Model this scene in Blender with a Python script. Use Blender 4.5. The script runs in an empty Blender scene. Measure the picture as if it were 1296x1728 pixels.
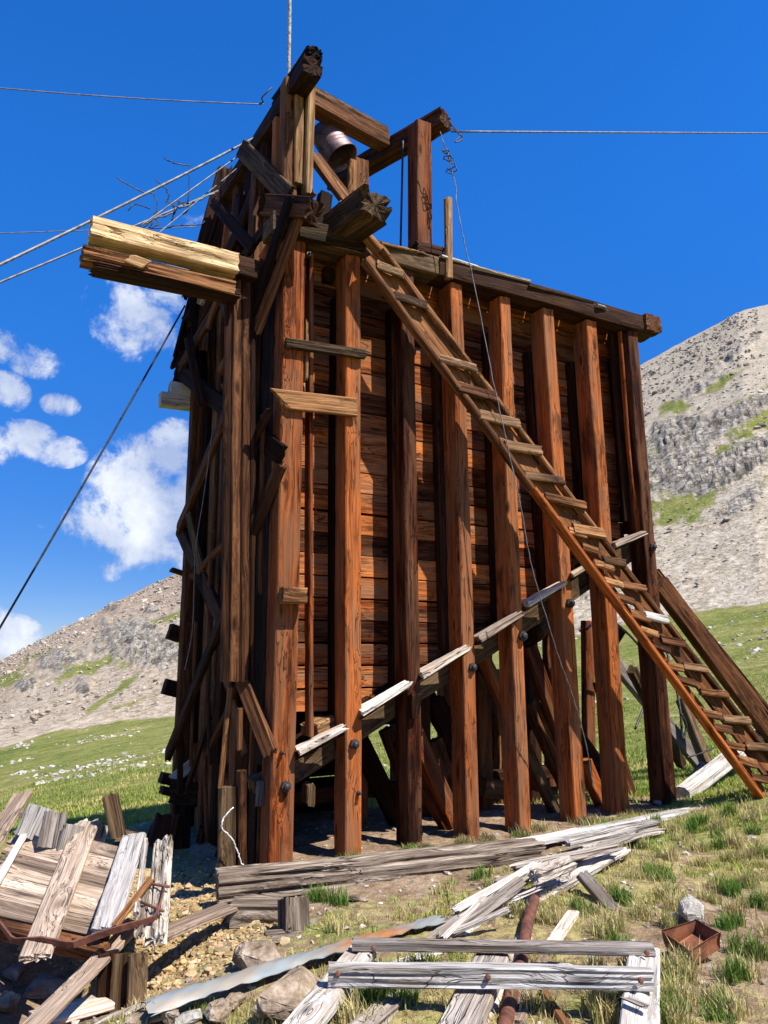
import bpy, bmesh, math, random
import numpy as np
from mathutils import Vector, Matrix

# ------------------------------------------------------------------ camera, world, sun
F = 1300.0; PITCH = math.radians(10.7); CAMZ = 1.69
scene = bpy.context.scene
cam_data = bpy.data.cameras.new('camera'); cam = bpy.data.objects.new('camera', cam_data)
scene.collection.objects.link(cam); scene.camera = cam
cam_data.sensor_fit = 'VERTICAL'; cam_data.sensor_height = 24; cam_data.lens = 24*F/1728
cam_data.clip_start = .05; cam_data.clip_end = 5000
cam.location = (0, 0, CAMZ); cam.rotation_euler = (math.pi/2+PITCH, 0, 0)
SUN_EL = math.radians(56); SUN_AZ = math.radians(128)      # azimuth clockwise from +Y
EXPOSURE = 0.78
SKY_STRENGTH = .087
sun_dir = Vector((math.sin(SUN_AZ)*math.cos(SUN_EL), math.cos(SUN_AZ)*math.cos(SUN_EL), math.sin(SUN_EL)))
sl = bpy.data.lights.new('sun', 'SUN'); sl.energy = 5.0; sl.angle = math.radians(.5); sl.color = (1, .95, .86)
so = bpy.data.objects.new('sun', sl); scene.collection.objects.link(so)
so.rotation_euler = sun_dir.to_track_quat('Z', 'Y').to_euler()
scene.view_settings.view_transform = 'Standard'; scene.view_settings.look = 'None'
scene.view_settings.gamma = 1; scene.view_settings.exposure = EXPOSURE
scene.view_settings.use_curve_mapping = False

def ray(px, py):
    x = (px-648)/F; y = (864-py)/F
    return Vector((x, math.cos(PITCH)-math.sin(PITCH)*y, math.sin(PITCH)+math.cos(PITCH)*y))

world = bpy.data.worlds.new('World'); scene.world = world; world.use_nodes = True
def build_world():
    nt = world.node_tree; N = nt.nodes; Lk = nt.links; N.clear()
    def math_(op, a, b=None, c=None, clamp=False):
        n = N.new('ShaderNodeMath'); n.operation = op; n.use_clamp = clamp
        for i, v in enumerate((a, b, c)):
            if v is None: continue
            if hasattr(v, 'node'): Lk.new(v, n.inputs[i])
            else: n.inputs[i].default_value = v
        return n.outputs[0]
    def vdot(a, v):
        n = N.new('ShaderNodeVectorMath'); n.operation = 'DOT_PRODUCT'; Lk.new(a, n.inputs[0]); n.inputs[1].default_value = v
        return n.outputs['Value']
    sky = N.new('ShaderNodeTexSky'); sky.sky_type = 'NISHITA'; sky.sun_disc = False
    sky.sun_elevation = SUN_EL; sky.sun_rotation = SUN_AZ; sky.altitude = 3600
    sky.air_density = 1.0; sky.dust_density = .2; sky.ozone_density = 2.5
    hs = N.new('ShaderNodeHueSaturation'); hs.inputs['Saturation'].default_value = 1.3; hs.inputs['Value'].default_value = 1.0
    Lk.new(sky.outputs[0], hs.inputs['Color'])
    tint = N.new('ShaderNodeMix'); tint.data_type = 'RGBA'; tint.blend_type = 'MULTIPLY'; tint.inputs[0].default_value = 1
    Lk.new(hs.outputs[0], tint.inputs[6]); tc = N.new('ShaderNodeTexCoord'); d = tc.outputs['Generated']
    nrm = N.new('ShaderNodeVectorMath'); nrm.operation = 'NORMALIZE'; Lk.new(d, nrm.inputs[0]); d = nrm.outputs[0]
    el = N.new('ShaderNodeMapRange'); el.interpolation_type = 'SMOOTHSTEP'; Lk.new(vdot(d, (0, 0, 1)), el.inputs[0]); el.inputs[1].default_value = -.05; el.inputs[2].default_value = .62
    tcol = N.new('ShaderNodeMix'); tcol.data_type = 'RGBA'; Lk.new(el.outputs[0], tcol.inputs[0])     # thin high-mountain air: deep blue down to the ridge
    tcol.inputs[6].default_value = (.50, .48, .62, 1); tcol.inputs[7].default_value = (.95, 1.62, 2.15, 1)
    Lk.new(tcol.outputs[2], tint.inputs[7])
    # clouds: (px, py, rx, ry, strength)
    blobs = [(245,845,92,100,1.0),(292,775,48,62,1.),(178,885,62,48,.95),(255,915,72,52,1.0),(340,860,90,130,1.0),(184,962,26,20,.5),
             (238,535,90,74,.78),(292,500,70,58,.74),(300,590,36,36,.4),(332,372,26,18,.3),
             (62,605,46,32,.78),(0,580,44,30,.78),(8,662,38,34,.72),(102,683,30,19,.7),(40,745,58,34,.85),(100,762,42,26,.8),(-30,740,60,50,.8),
             (150,622,18,12,.25),(15,1082,52,42,.95),(-40,1080,60,60,1.),(1122,588,18,11,.28),(70,885,14,10,.22)]
    rnd = random.Random(3)
    for k in range(9):      # the same kind of fair-weather cumulus goes on outside the frame
        a = rnd.uniform(.9, 5.4); e = rnd.uniform(.08, .6)
        blobs.append(('d', a, e, rnd.uniform(60, 150), rnd.uniform(30, 70), .9))
    nz = N.new('ShaderNodeTexNoise'); nz.inputs['Scale'].default_value = 15; nz.inputs['Detail'].default_value = 12; nz.inputs['Roughness'].default_value = .66
    nz.inputs['Distortion'].default_value = .25
    Lk.new(d, nz.inputs['Vector'])
    nz2 = N.new('ShaderNodeTexNoise'); nz2.inputs['Scale'].default_value = 9; nz2.inputs['Detail'].default_value = 5; Lk.new(d, nz2.inputs['Vector'])
    acc = None; low = None
    for b in blobs:
        if b[0] == 'd':
            c = Vector((math.sin(b[1])*math.cos(b[2]), math.cos(b[1])*math.cos(b[2]), math.sin(b[2]))); rx, ry, s = b[3:]
        else:
            c = ray(b[0], b[1]).normalized(); rx, ry, s = b[2:]
        R = Vector((c.y, -c.x, 0)).normalized(); Up = R.cross(c).normalized()
        sc = 1/ray(*b[:2]).length if b[0] != 'd' else .9
        rx *= sc/F*1.24; ry *= sc/F*1.24
        x = math_('ADD', vdot(d, R/rx), 0); y = math_('SUBTRACT', vdot(d, Up/ry), 0)
        z = math_('MULTIPLY', math_('SUBTRACT', vdot(d, c), 1), 3)
        q = math_('ADD', math_('ADD', math_('MULTIPLY', x, x), math_('MULTIPLY', y, y)), math_('MULTIPLY', z, z))
        v = math_('MULTIPLY', math_('SUBTRACT', 1, q), s)
        v = math_('MAXIMUM', v, 0)
        acc = v if acc is None else math_('MAXIMUM', acc, v)
    f = math_('ADD', acc, math_('MULTIPLY', math_('SUBTRACT', nz.outputs[0], .5), math_('MULTIPLY', math_('MINIMUM', math_('MULTIPLY', acc, 5), 1), 3.0)))
    mr = N.new('ShaderNodeMapRange'); mr.interpolation_type = 'SMOOTHSTEP'; Lk.new(f, mr.inputs[0])
    mr.inputs[1].default_value = .22; mr.inputs[2].default_value = .80
    cr = N.new('ShaderNodeValToRGB'); e = cr.color_ramp.elements
    e[0].position = .38; e[0].color = (2.9, 3.6, 5.4, 1); e[1].position = .58; e[1].color = (6.6, 6.9, 7.4, 1)
    Lk.new(math_('ADD', math_('MULTIPLY', nz2.outputs[0], .75), math_('MULTIPLY', f, .14)), cr.inputs[0])
    mx = N.new('ShaderNodeMix'); mx.data_type = 'RGBA'; Lk.new(math_('MULTIPLY', mr.outputs[0], .95), mx.inputs[0])
    Lk.new(tint.outputs[2], mx.inputs[6]); Lk.new(cr.outputs[0], mx.inputs[7])
    bg = N.new('ShaderNodeBackground'); bg.inputs['Strength'].default_value = SKY_STRENGTH; Lk.new(mx.outputs[2], bg.inputs['Color'])
    out = N.new('ShaderNodeOutputWorld'); Lk.new(bg.outputs[0], out.inputs['Surface'])
build_world()

# ------------------------------------------------------------------ frames of reference
AZ = math.radians(61.6)
U = Vector((math.sin(AZ), math.cos(AZ), 0)); V = Vector((-math.cos(AZ), math.sin(AZ), 0)); W = Vector((0, 0, 1))
O = Vector((-.85, 6.8, 0)); CAM = Vector((0, 0, CAMZ))
def X(u, v, z): return O+u*U+v*V+z*W           # building coordinates to world
def uv(P): d = P-O; return d.dot(U), d.dot(V)
def at(px, py, k, val):                         # sight line cut with a plane of the place
    d = ray(px, py)
    if k == 'v': t = (val-(CAM-O).dot(V))/d.dot(V)
    elif k == 'u': t = (val-(CAM-O).dot(U))/d.dot(U)
    elif k == 'z': t = (val-CAMZ)/d.z
    else: t = val
    return CAM+t*d
def pt(a): return a if isinstance(a, Vector) else (X(*a) if len(a) == 3 else at(*a))

# ------------------------------------------------------------------ noise in numpy
def _hash(ix, iy, s):
    h = (ix*374761393+iy*668265263+s*2147483647) & 0xffffffff
    h = ((h ^ (h >> 13))*1274126177) & 0xffffffff
    return (h ^ (h >> 16)) & 0xffffffff
def perlin(x, y, s=0):
    x = np.asarray(x, float); y = np.asarray(y, float)
    ix = np.floor(x).astype(np.int64); iy = np.floor(y).astype(np.int64); fx = x-ix; fy = y-iy
    def g(a, b, dx, dy):
        t = _hash(ix+a, iy+b, s)/4294967296.*2*np.pi
        return np.cos(t)*dx+np.sin(t)*dy
    sx = fx*fx*fx*(fx*(fx*6-15)+10); sy = fy*fy*fy*(fy*(fy*6-15)+10)
    a = g(0, 0, fx, fy)*(1-sx)+g(1, 0, fx-1, fy)*sx
    b = g(0, 1, fx, fy-1)*(1-sx)+g(1, 1, fx-1, fy-1)*sx
    return (a*(1-sy)+b*sy)*1.5
def fbm(x, y, o=5, s=0, ridged=False):
    r = 0; a = 1; n = 0
    for i in range(o):
        p = perlin(x, y, s+i*17)
        if ridged: p = 1-2*np.abs(p)
        r = r+a*p; n += a; a *= .5; x = x*2.03+3.1; y = y*2.03+1.7
    return r/n
def sm(a, b, x):
    t = np.clip((x-a)/(b-a), 0, 1); return t*t*(3-2*t)

# ------------------------------------------------------------------ terrain height
def tn(px, py):
    d = ray(px, py); return d.z/math.hypot(d.x, d.y)
CN = [-1500, 0, 300, 1120, 1296, 3000]
T9 = [-.215, -.215, -.2, -.172, -.155, -.12]
T20 = [-.2, -.175, -.15, -.105, -.088, -.03]
T40 = [-.17, -.142, -.11, -.03, -.005, .05]
T80 = [-.15, tn(0, 1262), tn(300, 1203), tn(1120, 1045), tn(1296, 1010), .12]
T400 = [-.12, tn(0, 1115), tn(300, 962), tn(1120, 607), tn(1296, 515), .5]
def near(x, y):
    dx = x-O.x; dy = y-O.y; u = dx*U.x+dy*U.y; v = dx*V.x+dy*V.y
    def G(cu, cv, su, sv, a): return a*np.exp(-((u-cu)/su)**2-((v-cv)/sv)**2)
    z = G(5.9, -1.5, 1.7, 1.3, .42)+G(-1.75, -.9, .75, .8, -.48)+G(-.75, .75, .75, 1.0, -.30)+G(-.3, -.9, .5, .5, -.06)+G(1.9, -1.3, 1.2, .5, .05)
    return z-.01
def H(x, y, detail=True):
    x = np.asarray(x, float); y = np.asarray(y, float)
    r = np.hypot(x, y); az = np.arctan2(x, y)
    c = np.where(np.abs(az) < 1.1, 648+1323*np.tan(np.clip(az, -1.1, 1.1)), np.where(az < 0, -1500, 3000))
    w = sm(1.2, 2.3, np.abs(az))
    t = [np.interp(c, CN, T)*(1-w)+w*m for T, m in ((T9, -.19), (T20, -.12), (T40, -.08), (T80, -.04), (T400, .12))]
    z9, z20, z40, z80, z4 = [CAMZ+a*b for a, b in zip(t, (9, 20, 40, 80, 400))]
    def seg(a, b, za, zb): return za+(zb-za)*np.clip((r-a)/(b-a), 0, 1)
    far = np.where(r < 20, seg(9, 20, z9, z20), np.where(r < 40, seg(20, 40, z20, z40), np.where(r < 80, seg(40, 80, z40, z80), seg(80, 400, z80, z4))))
    far = far-np.maximum(r-400, 0)*.35
    k = sm(7.6, 11, r)
    z = near(x, y)*(1-k)+far*k
    if detail:
        z = z+.035*fbm(x*1.3, y*1.3, 5, 5)*sm(1, 3, r)*(1+.6*sm(2.5, 5, x))+sm(14, 60, r)*.35*fbm(x*.07, y*.07, 4, 9)
    return z
def Hs(x, y): return float(H(np.array([x]), np.array([y]))[0])
def ground(px, py, dz=0):
    d = ray(px, py); t = 2.0
    for i in range(900):
        p = CAM+d*t
        if p.z <= Hs(p.x, p.y): break
        t *= 1.01 if t > 12 else 1.004
    p = CAM+d*t; p.z = Hs(p.x, p.y)+dz; return p

# ------------------------------------------------------------------ object helpers
COL = scene.collection
def setp(o, label=None, cat=None, group=None, kind=None):
    if label: o['label'] = label
    if cat: o['category'] = cat
    if group: o['group'] = group
    if kind: o['kind'] = kind
    return o
PLACED = {}      # world matrix of every object placed so far
def thing(name, label, cat, base=(0, 0, 0), group=None):
    o = bpy.data.objects.new(name, None); COL.objects.link(o); o.location = Vector(base); o.empty_display_size = .2
    PLACED[o.name] = Matrix.Translation(Vector(base))
    return setp(o, label, cat, group)
def root_loc(p):
    v = Vector((0, 0, 0))
    while p is not None: v += p.location; p = p.parent
    return v
def link(name, me, mat, parent=None, M=None):
    o = bpy.data.objects.new(name, me); COL.objects.link(o)
    if mat is not None:
        if len(me.materials) == 0: me.materials.append(mat)
    if M is None: M = Matrix.Identity(4)
    PLACED[o.name] = M.copy()
    if parent is not None:
        o.parent = parent; M = PLACED[parent.name].inverted() @ M
    o.matrix_local = M
    return o
def mesh(name, vs, fs, smooth=False):
    me = bpy.data.meshes.new(name); me.from_pydata(vs, [], fs); me.update()
    if smooth: me.polygons.foreach_set('use_smooth', [True]*len(me.polygons))
    return me
def frame(A, B, hint):
    x = (B-A).normalized(); z = hint-x*hint.dot(x)
    if z.length < 1e-4: z = Vector((1, 0, 0))-x*x.x
    z.normalize(); y = z.cross(x)
    M = Matrix.Identity(4)
    for i in range(3): M[i][0] = x[i]; M[i][1] = y[i]; M[i][2] = z[i]
    M.translation = A; return M
SEED = [0]
def timber_mesh(L, w, h, rag=(.006, .006), groove=.006, n=5, step=.14, bow=0, taper=1, cut=(0, 0), rnd=None, chamf=.012, rough=1, wane=0):
    """a sawn timber along +X, its four faces ridged along the grain, worn edges, jagged ends"""
    SEED[0] += 1; r = rnd or random.Random(SEED[0]*7+1)
    prof = []
    ch = min(chamf, .25*min(w, h))
    cs = [(-w/2, -h/2), (w/2, -h/2), (w/2, h/2), (-w/2, h/2)]
    for i in range(4):
        a = Vector(cs[i]); b = Vector(cs[(i+1) % 4]); d = (b-a).normalized(); nn = Vector((d.y, -d.x))
        a2 = a+d*ch; b2 = b-d*ch
        m = max(2, n if (b-a).length > .08 else 3)
        for j in range(m):
            t = j/(m-1); prof.append((a2.lerp(b2, t), nn, r.random()**2 if 0 < j < m-1 else r.random()*.6))
    P = len(prof); S = max(3, int(L/step)+1); S = min(S, 46)
    ph = [r.uniform(0, 6) for _ in range(P)]; fr = [r.uniform(2, 6) for _ in range(P)]
    bz = r.uniform(-1, 1)*bow; by = r.uniform(-1, 1)*bow; tw = [r.uniform(0, 6) for _ in range(4)]
    nicks = [(r.uniform(.05, .95), r.randrange(P), r.uniform(.3, 1)) for _ in range(int(L*1.2*rough))]
    vs = []; fs = []
    for s in range(S):
        t = s/(S-1); k = 1+(taper-1)*t
        oy = by*math.sin(math.pi*t); oz = bz*math.sin(math.pi*t)+(bow*.3)*math.sin(7*t+tw[0])
        for j, (p, nn, g) in enumerate(prof):
            q = p*k
            dep = groove*g*(.7+.6*math.sin(ph[j]+fr[j]*t*L))
            for (nt_, nj, na) in nicks:
                if abs(t-nt_)*L < .09 and (abs(j-nj) <= 1 or abs(j-nj) >= P-1): dep += groove*1.5*na*(1-abs(t-nt_)*L/.09)
            if wane: dep += wane*max(0, math.sin(tw[1]+j*1.7+3*t*L))*.5
            q = q-nn*dep
            x = t*L
            if s == 0: x -= 0 if rag[0] == 0 else r.uniform(-1, 1)*rag[0]; x += cut[0]*q.y
            if s == S-1: x += r.uniform(-1, 1)*rag[1]; x += cut[1]*q.y
            vs.append((x, q.x+oy, q.y+oz))
    for s in range(S-1):
        for j in range(P):
            a = s*P+j; b = s*P+(j+1) % P; fs.append((a, b, b+P, a+P))
    for (b0, X0, rg, fl, ct) in ((0, 0, rag[0], 0, cut[0]), ((S-1)*P, L, rag[1], 1, cut[1])):
        cy = sum(vs[b0+j][1] for j in range(P))/P; cz = sum(vs[b0+j][2] for j in range(P))/P
        prev = b0
        for k_ in (.72, .4):
            nb = len(vs)
            for j in range(P):
                q = vs[b0+j]; yy = cy+(q[1]-cy)*k_; zz = cz+(q[2]-cz)*k_
                vs.append((X0+ct*yy+(q[0]-X0-ct*q[1])*.35*k_+r.uniform(-1, 1)*min(rg, .02)*.35, yy, zz))
            for j in range(P):
                f_ = (prev+j, nb+j, nb+(j+1) % P, prev+(j+1) % P); fs.append(f_[::-1] if not fl else f_[::-1][::-1][::-1])
            prev = nb
        c0 = len(vs); vs.append((X0+ct*cy, cy, cz))
        for j in range(P): fs.append((c0, (j+1) % P+prev, j+prev) if not fl else (c0, prev+j, prev+(j+1) % P))
    fs = [f for f in fs]
    return mesh('timber', vs, fs)
def T(name, A, B, w, h, mat, parent=None, hint=W, **k):
    """timber from A to B, w across, h along the hint"""
    A = pt(A); B = pt(B); L = (B-A).length
    return link(name, timber_mesh(L, w, h, **k), mat, parent, frame(A, B, hint))
def tube(name, pts, rad, mat, parent=None, seg=8, closed=False, smooth=True, twist=None):
    pts = [pt(p) for p in pts]
    base = pts[0].copy(); vs = []; fs = []
    up = Vector((.13, .2, 1)).normalized(); n = len(pts)
    rr = rad if isinstance(rad, (list, tuple)) else [rad]*n
    for i, p in enumerate(pts):
        d = (pts[min(i+1, n-1)]-pts[max(i-1, 0)]).normalized()
        a = up-d*up.dot(d)
        if a.length < .05: a = Vector((1, 0, 0))-d*d.x
        a.normalize(); b = d.cross(a); up = a
        for j in range(seg):
            an = 2*math.pi*j/seg; q = rr[i]
            if twist:
                an0 = an+i*twist; q = rr[i]*(.84+.2*abs(math.cos(an0*1.5)))
            v = p-base+(a*math.cos(an)+b*math.sin(an))*q; vs.append(tuple(v))
    for i in range(n-1):
        for j in range(seg):
            a0 = i*seg+j; b0 = i*seg+(j+1) % seg; fs.append((a0, b0, b0+seg, a0+seg))
    fs.append(tuple(range(seg))[::-1]); fs.append(tuple(range((n-1)*seg, n*seg)))
    return link(name, mesh(name, vs, fs, smooth), mat, parent, Matrix.Translation(base))
def smooth_path(pts, k=6, jit=0, seed=1):
    pts = [pt(p) for p in pts]; r = random.Random(seed); out = []
    for i in range(len(pts)-1):
        p0 = pts[max(i-1, 0)]; p1 = pts[i]; p2 = pts[i+1]; p3 = pts[min(i+2, len(pts)-1)]
        for j in range(k):
            t = j/k
            q = .5*((2*p1)+(-p0+p2)*t+(2*p0-5*p1+4*p2-p3)*t*t+(-p0+3*p1-3*p2+p3)*t**3)
            if jit: q = q+Vector((r.gauss(0, jit), r.gauss(0, jit), r.gauss(0, jit)))
            out.append(q)
    out.append(pts[-1]); return out
def rock_mesh(seed, n=26, flat=.7, detail=0):
    r = random.Random(seed); bm = bmesh.new()
    for i in range(n):
        a = r.gauss(0, 1); b = r.gauss(0, 1); c = r.gauss(0, 1); l = math.sqrt(a*a+b*b+c*c)+1e-6
        k = r.uniform(.8, 1.05)
        bm.verts.new((a/l*k, b/l*k*r.uniform(.85, 1), c/l*flat*k))
    res = bmesh.ops.convex_hull(bm, input=bm.verts)
    for v in [v for v in bm.verts if not v.link_faces]: bm.verts.remove(v)
    if detail:
        bmesh.ops.bevel(bm, geom=bm.edges[:], offset=.05, segments=1, affect='EDGES', clamp_overlap=True)
        bmesh.ops.triangulate(bm, faces=bm.faces[:])
        for _ in range(detail): bmesh.ops.subdivide_edges(bm, edges=bm.edges[:], cuts=1)
        from mathutils import noise as mn
        for v in bm.verts:
            c = v.co*2.6+Vector((seed*3.7, 0, 0))
            v.co += v.co.normalized()*(.10*mn.noise(c)+.06*mn.noise(c*2.7)+.035*mn.noise(c*7))
    me = bpy.data.meshes.new('rock'); bm.to_mesh(me); bm.free(); return me
def rock(name, P, sx, sy, sz, mat, seed, rot=0, label=None, group=None, detail=2, parent=None, sink=.25):
    me = rock_mesh(seed, 22, .8, detail)
    M = Matrix.Translation(P+Vector((0, 0, sz*(1-sink)*.8))) @ Matrix.Rotation(rot, 4, 'Z') @ Matrix.Diagonal((sx, sy, sz, 1))
    o = link(name, me, mat, parent, M)
    if label: setp(o, label, 'rock', group)
    return o

# ------------------------------------------------------------------ materials
def newmat(name):
    m = bpy.data.materials.new(name); m.use_nodes = True; nt = m.node_tree; nt.nodes.clear()
    o = nt.nodes.new('ShaderNodeOutputMaterial'); b = nt.nodes.new('ShaderNodeBsdfPrincipled')
    nt.links.new(b.outputs[0], o.inputs[0]); return m, nt, b
class NB:
    def __init__(s, nt): s.nt = nt; s.N = nt.nodes; s.L = nt.links
    def put(s, sock, v):
        if hasattr(v, 'node'): s.L.new(v, sock)
        else: sock.default_value = v
    def math(s, op, a, b=0., c=0., clamp=False):
        n = s.N.new('ShaderNodeMath'); n.operation = op; n.use_clamp = clamp
        s.put(n.inputs[0], a); s.put(n.inputs[1], b); s.put(n.inputs[2], c); return n.outputs[0]
    def noise(s, vec, scale, detail=4, rough=.5, dist=0.):
        n = s.N.new('ShaderNodeTexNoise'); s.L.new(vec, n.inputs['Vector']); s.put(n.inputs['Scale'], scale)
        n.inputs['Detail'].default_value = detail; n.inputs['Roughness'].default_value = rough; n.inputs['Distortion'].default_value = dist
        return n.outputs[0]
    def vor(s, vec, scale, feat='F1', out='Distance', rnd=1):
        n = s.N.new('ShaderNodeTexVoronoi'); n.feature = feat; s.L.new(vec, n.inputs['Vector']); n.inputs['Scale'].default_value = scale
        n.inputs['Randomness'].default_value = rnd; return n.outputs[out]
    def ramp(s, f, stops):
        n = s.N.new('ShaderNodeValToRGB'); s.put(n.inputs[0], f); e = n.color_ramp.elements
        while len(e) > 1: e.remove(e[-1])
        e[0].position = stops[0][0]; e[0].color = (*stops[0][1], 1)
        for p, c in stops[1:]:
            q = e.new(p); q.color = (*c, 1)
        return n.outputs[0]
    def rng(s, f, a, b, c=0., d=1., smooth=True):
        n = s.N.new('ShaderNodeMapRange'); n.interpolation_type = 'SMOOTHSTEP' if smooth else 'LINEAR'
        s.put(n.inputs[0], f)
        for i, v in enumerate((a, b, c, d)): s.put(n.inputs[1+i], v)
        return n.outputs[0]
    def mix(s, f, a, b, mode='MIX'):
        n = s.N.new('ShaderNodeMix'); n.data_type = 'RGBA'; n.blend_type = mode; s.put(n.inputs[0], f)
        s.put(n.inputs[6], a if hasattr(a, 'node') else (*a, 1)); s.put(n.inputs[7], b if hasattr(b, 'node') else (*b, 1)); return n.outputs[2]
    def mapping(s, vec, scale, loc=None):
        n = s.N.new('ShaderNodeMapping'); s.L.new(vec, n.inputs[0]); n.inputs['Scale'].default_value = scale
        if loc is not None: s.L.new(loc, n.inputs['Location'])
        return n.outputs[0]
    def comb(s, a, b, c):
        n = s.N.new('ShaderNodeCombineXYZ'); s.put(n.inputs[0], a); s.put(n.inputs[1], b); s.put(n.inputs[2], c); return n.outputs[0]
    def vadd(s, a, b, op='ADD'):
        n = s.N.new('ShaderNodeVectorMath'); n.operation = op; s.put(n.inputs[0], a); s.put(n.inputs[1], b); return n.outputs[0]
    def bump(s, h, strength, dist, prev=None):
        n = s.N.new('ShaderNodeBump'); s.L.new(h, n.inputs['Height']); n.inputs['Strength'].default_value = strength; n.inputs['Distance'].default_value = dist
        if prev is not None: s.L.new(prev, n.inputs['Normal'])
        return n.outputs[0]

def wood(name, dark, mid, light, stain=(.02, .01, .006), stain_amt=.55, var=.35, crack=.5, rough=.75, grey=None, knots=1., spec=.1):
    m, nt, b = newmat(name); B = NB(nt)
    tc = nt.nodes.new('ShaderNodeTexCoord'); oi = nt.nodes.new('ShaderNodeObjectInfo')
    rn = oi.outputs['Random']
    off = B.comb(B.math('MULTIPLY', rn, 37.), B.math('MULTIPLY', rn, 91.), B.math('MULTIPLY', rn, 53.))
    p = B.vadd(tc.outputs['Object'], off)
    # knots: cells stretched along the board, grain bends round them
    kp = B.mapping(p, (1.6, 5.5, 5.5)); kd = B.vor(kp, 1.0)
    knot = B.rng(kd, .05, .17, 1, 0)
    bend = B.math('MULTIPLY', B.rng(kd, .0, .55, 1, 0), .055*knots)
    slow = B.noise(B.mapping(p, (.9, 2.2, 2.2)), 1., 3)
    q = B.vadd(p, B.comb(0., B.math('ADD', bend, B.math('MULTIPLY', slow, .09)), B.math('ADD', bend, B.math('MULTIPLY', slow, .07))))
    g1 = B.noise(B.mapping(q, (.9, 30, 30)), 1., 7, .68)
    g2 = B.noise(B.mapping(q, (3., 150, 150)), 1., 3, .65)
    g3 = B.noise(B.mapping(p, (1.1, 7, 7)), 1., 4, .6)
    g = B.math('ADD', B.math('ADD', B.math('MULTIPLY', g1, .52), B.math('MULTIPLY', g2, .28)), B.math('MULTIPLY', g3, .20))
    g = B.math('ADD', g, B.math('MULTIPLY', B.math('SUBTRACT', rn, .5), var*.35))
    col = B.ramp(g, [(.37, dark), (.475, mid), (.585, light), (.70, tuple(min(1, c*1.25) for c in light))])
    # broad weather stains and char
    s1 = B.noise(B.mapping(p, (1.5, 5, 5)), 1., 5, .65, .4)
    st = B.rng(s1, .50, .68, 0, stain_amt)
    col = B.mix(st, col, stain)
    if grey:
        s2 = B.noise(B.mapping(p, (.8, 7, 7)), 1., 4, .6)
        col = B.mix(B.rng(s2, .42, .62, 0, .75), col, grey)
    col = B.mix(B.math('MULTIPLY', knot, .8*min(1, knots)), col, tuple(c*.45 for c in dark))
    # drying checks: narrow dark lines along the grain
    cn = B.noise(B.mapping(q, (.55, 30, 30)), 1., 2, .5)
    ck = B.rng(B.math('ABSOLUTE', B.math('SUBTRACT', cn, .5)), .0, .024, 1, 0)
    ckm = B.math('MULTIPLY', ck, B.rng(B.noise(B.mapping(p, (1.3, 5, 5)), 1., 2), .42, .56, 0, 1))
    col = B.mix(B.math('MULTIPLY', ckm, crack), col, (.008, .005, .004))
    vv = B.mix(1., col, B.ramp(rn, [(0, (.62, .60, .60)), (.5, (1, .97, .95)), (1, (1.22, 1.28, 1.34))]), 'MULTIPLY')
    nt.links.new(vv, b.inputs['Base Color'])
    b.inputs['Roughness'].default_value = rough; b.inputs['Specular IOR Level'].default_value = spec
    hgt = B.math('SUBTRACT', B.math('ADD', B.math('MULTIPLY', g1, .6), B.math('MULTIPLY', g2, .4)), B.math('MULTIPLY', ckm, 1.4))
    nt.links.new(B.bump(hgt, .9, .014), b.inputs['Normal'])
    return m
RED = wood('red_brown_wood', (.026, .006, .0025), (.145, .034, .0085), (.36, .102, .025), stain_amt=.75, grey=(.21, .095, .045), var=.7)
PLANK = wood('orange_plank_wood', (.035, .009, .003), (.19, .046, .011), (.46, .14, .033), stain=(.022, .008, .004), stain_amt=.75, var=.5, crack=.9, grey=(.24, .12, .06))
BROWN = wood('brown_wood', (.014, .0055, .0025), (.066, .025, .010), (.165, .07, .028), stain_amt=.6)
DARK = wood('dark_wood', (.006, .003, .0015), (.020, .008, .004), (.055, .022, .010), stain_amt=.6)  # near-black: shade of the bin's left side is put into this colour
OLIVE = wood('olive_weathered_wood', (.018, .010, .005), (.07, .043, .021), (.17, .11, .058), stain_amt=.55)
TREAD = wood('stair_wood', (.03, .012, .005), (.13, .053, .019), (.32, .155, .062), stain_amt=.6)
PINE = wood('bright_pine', (.20, .10, .035), (.52, .32, .14), (.80, .60, .34), stain=(.18, .08, .03), stain_amt=.5, crack=.7)
BOARD = wood('climb_board_wood', (.02, .008, .004), (.085, .033, .012), (.23, .095, .033), stain_amt=.8)
CLEAT = wood('cleat_wood', (.035, .018, .008), (.125, .065, .029), (.30, .185, .095), stain_amt=.5)
ORANGE = wood('orange_rail_wood', (.09, .022, .006), (.30, .08, .018), (.52, .17, .04), stain_amt=.25)
TAN = wood('tan_wood', (.11, .05, .018), (.34, .19, .08), (.60, .41, .22), stain=(.16, .07, .03), stain_amt=.6, crack=.7)
GREY = wood('grey_weathered_wood', (.13, .11, .095), (.26, .23, .20), (.43, .395, .355), stain=(.16, .115, .075), stain_amt=.65, crack=.4, rough=.85, spec=.1)
PALE = wood('bleached_wood', (.22, .18, .145), (.38, .335, .285), (.58, .53, .465), stain=(.22, .15, .09), stain_amt=.6, crack=.4, rough=.85, spec=.1)
DECK = wood('sunbleached_deck_wood', (.20, .14, .095), (.36, .27, .195), (.56, .45, .345), stain=(.26, .19, .14), stain_amt=.65, crack=.4, rough=.85, spec=.15, knots=1.4)
STUB = wood('sunlit_stub_wood', (.24, .17, .12), (.50, .40, .30), (.76, .68, .58), stain=(.25, .16, .1), stain_amt=.5, crack=1., rough=.85, spec=.1)
LOG = wood('cracked_log_wood', (.045, .035, .026), (.20, .155, .115), (.46, .40, .32), stain=(.07, .05, .035), stain_amt=.8, crack=1., rough=.9, spec=.1)

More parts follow.
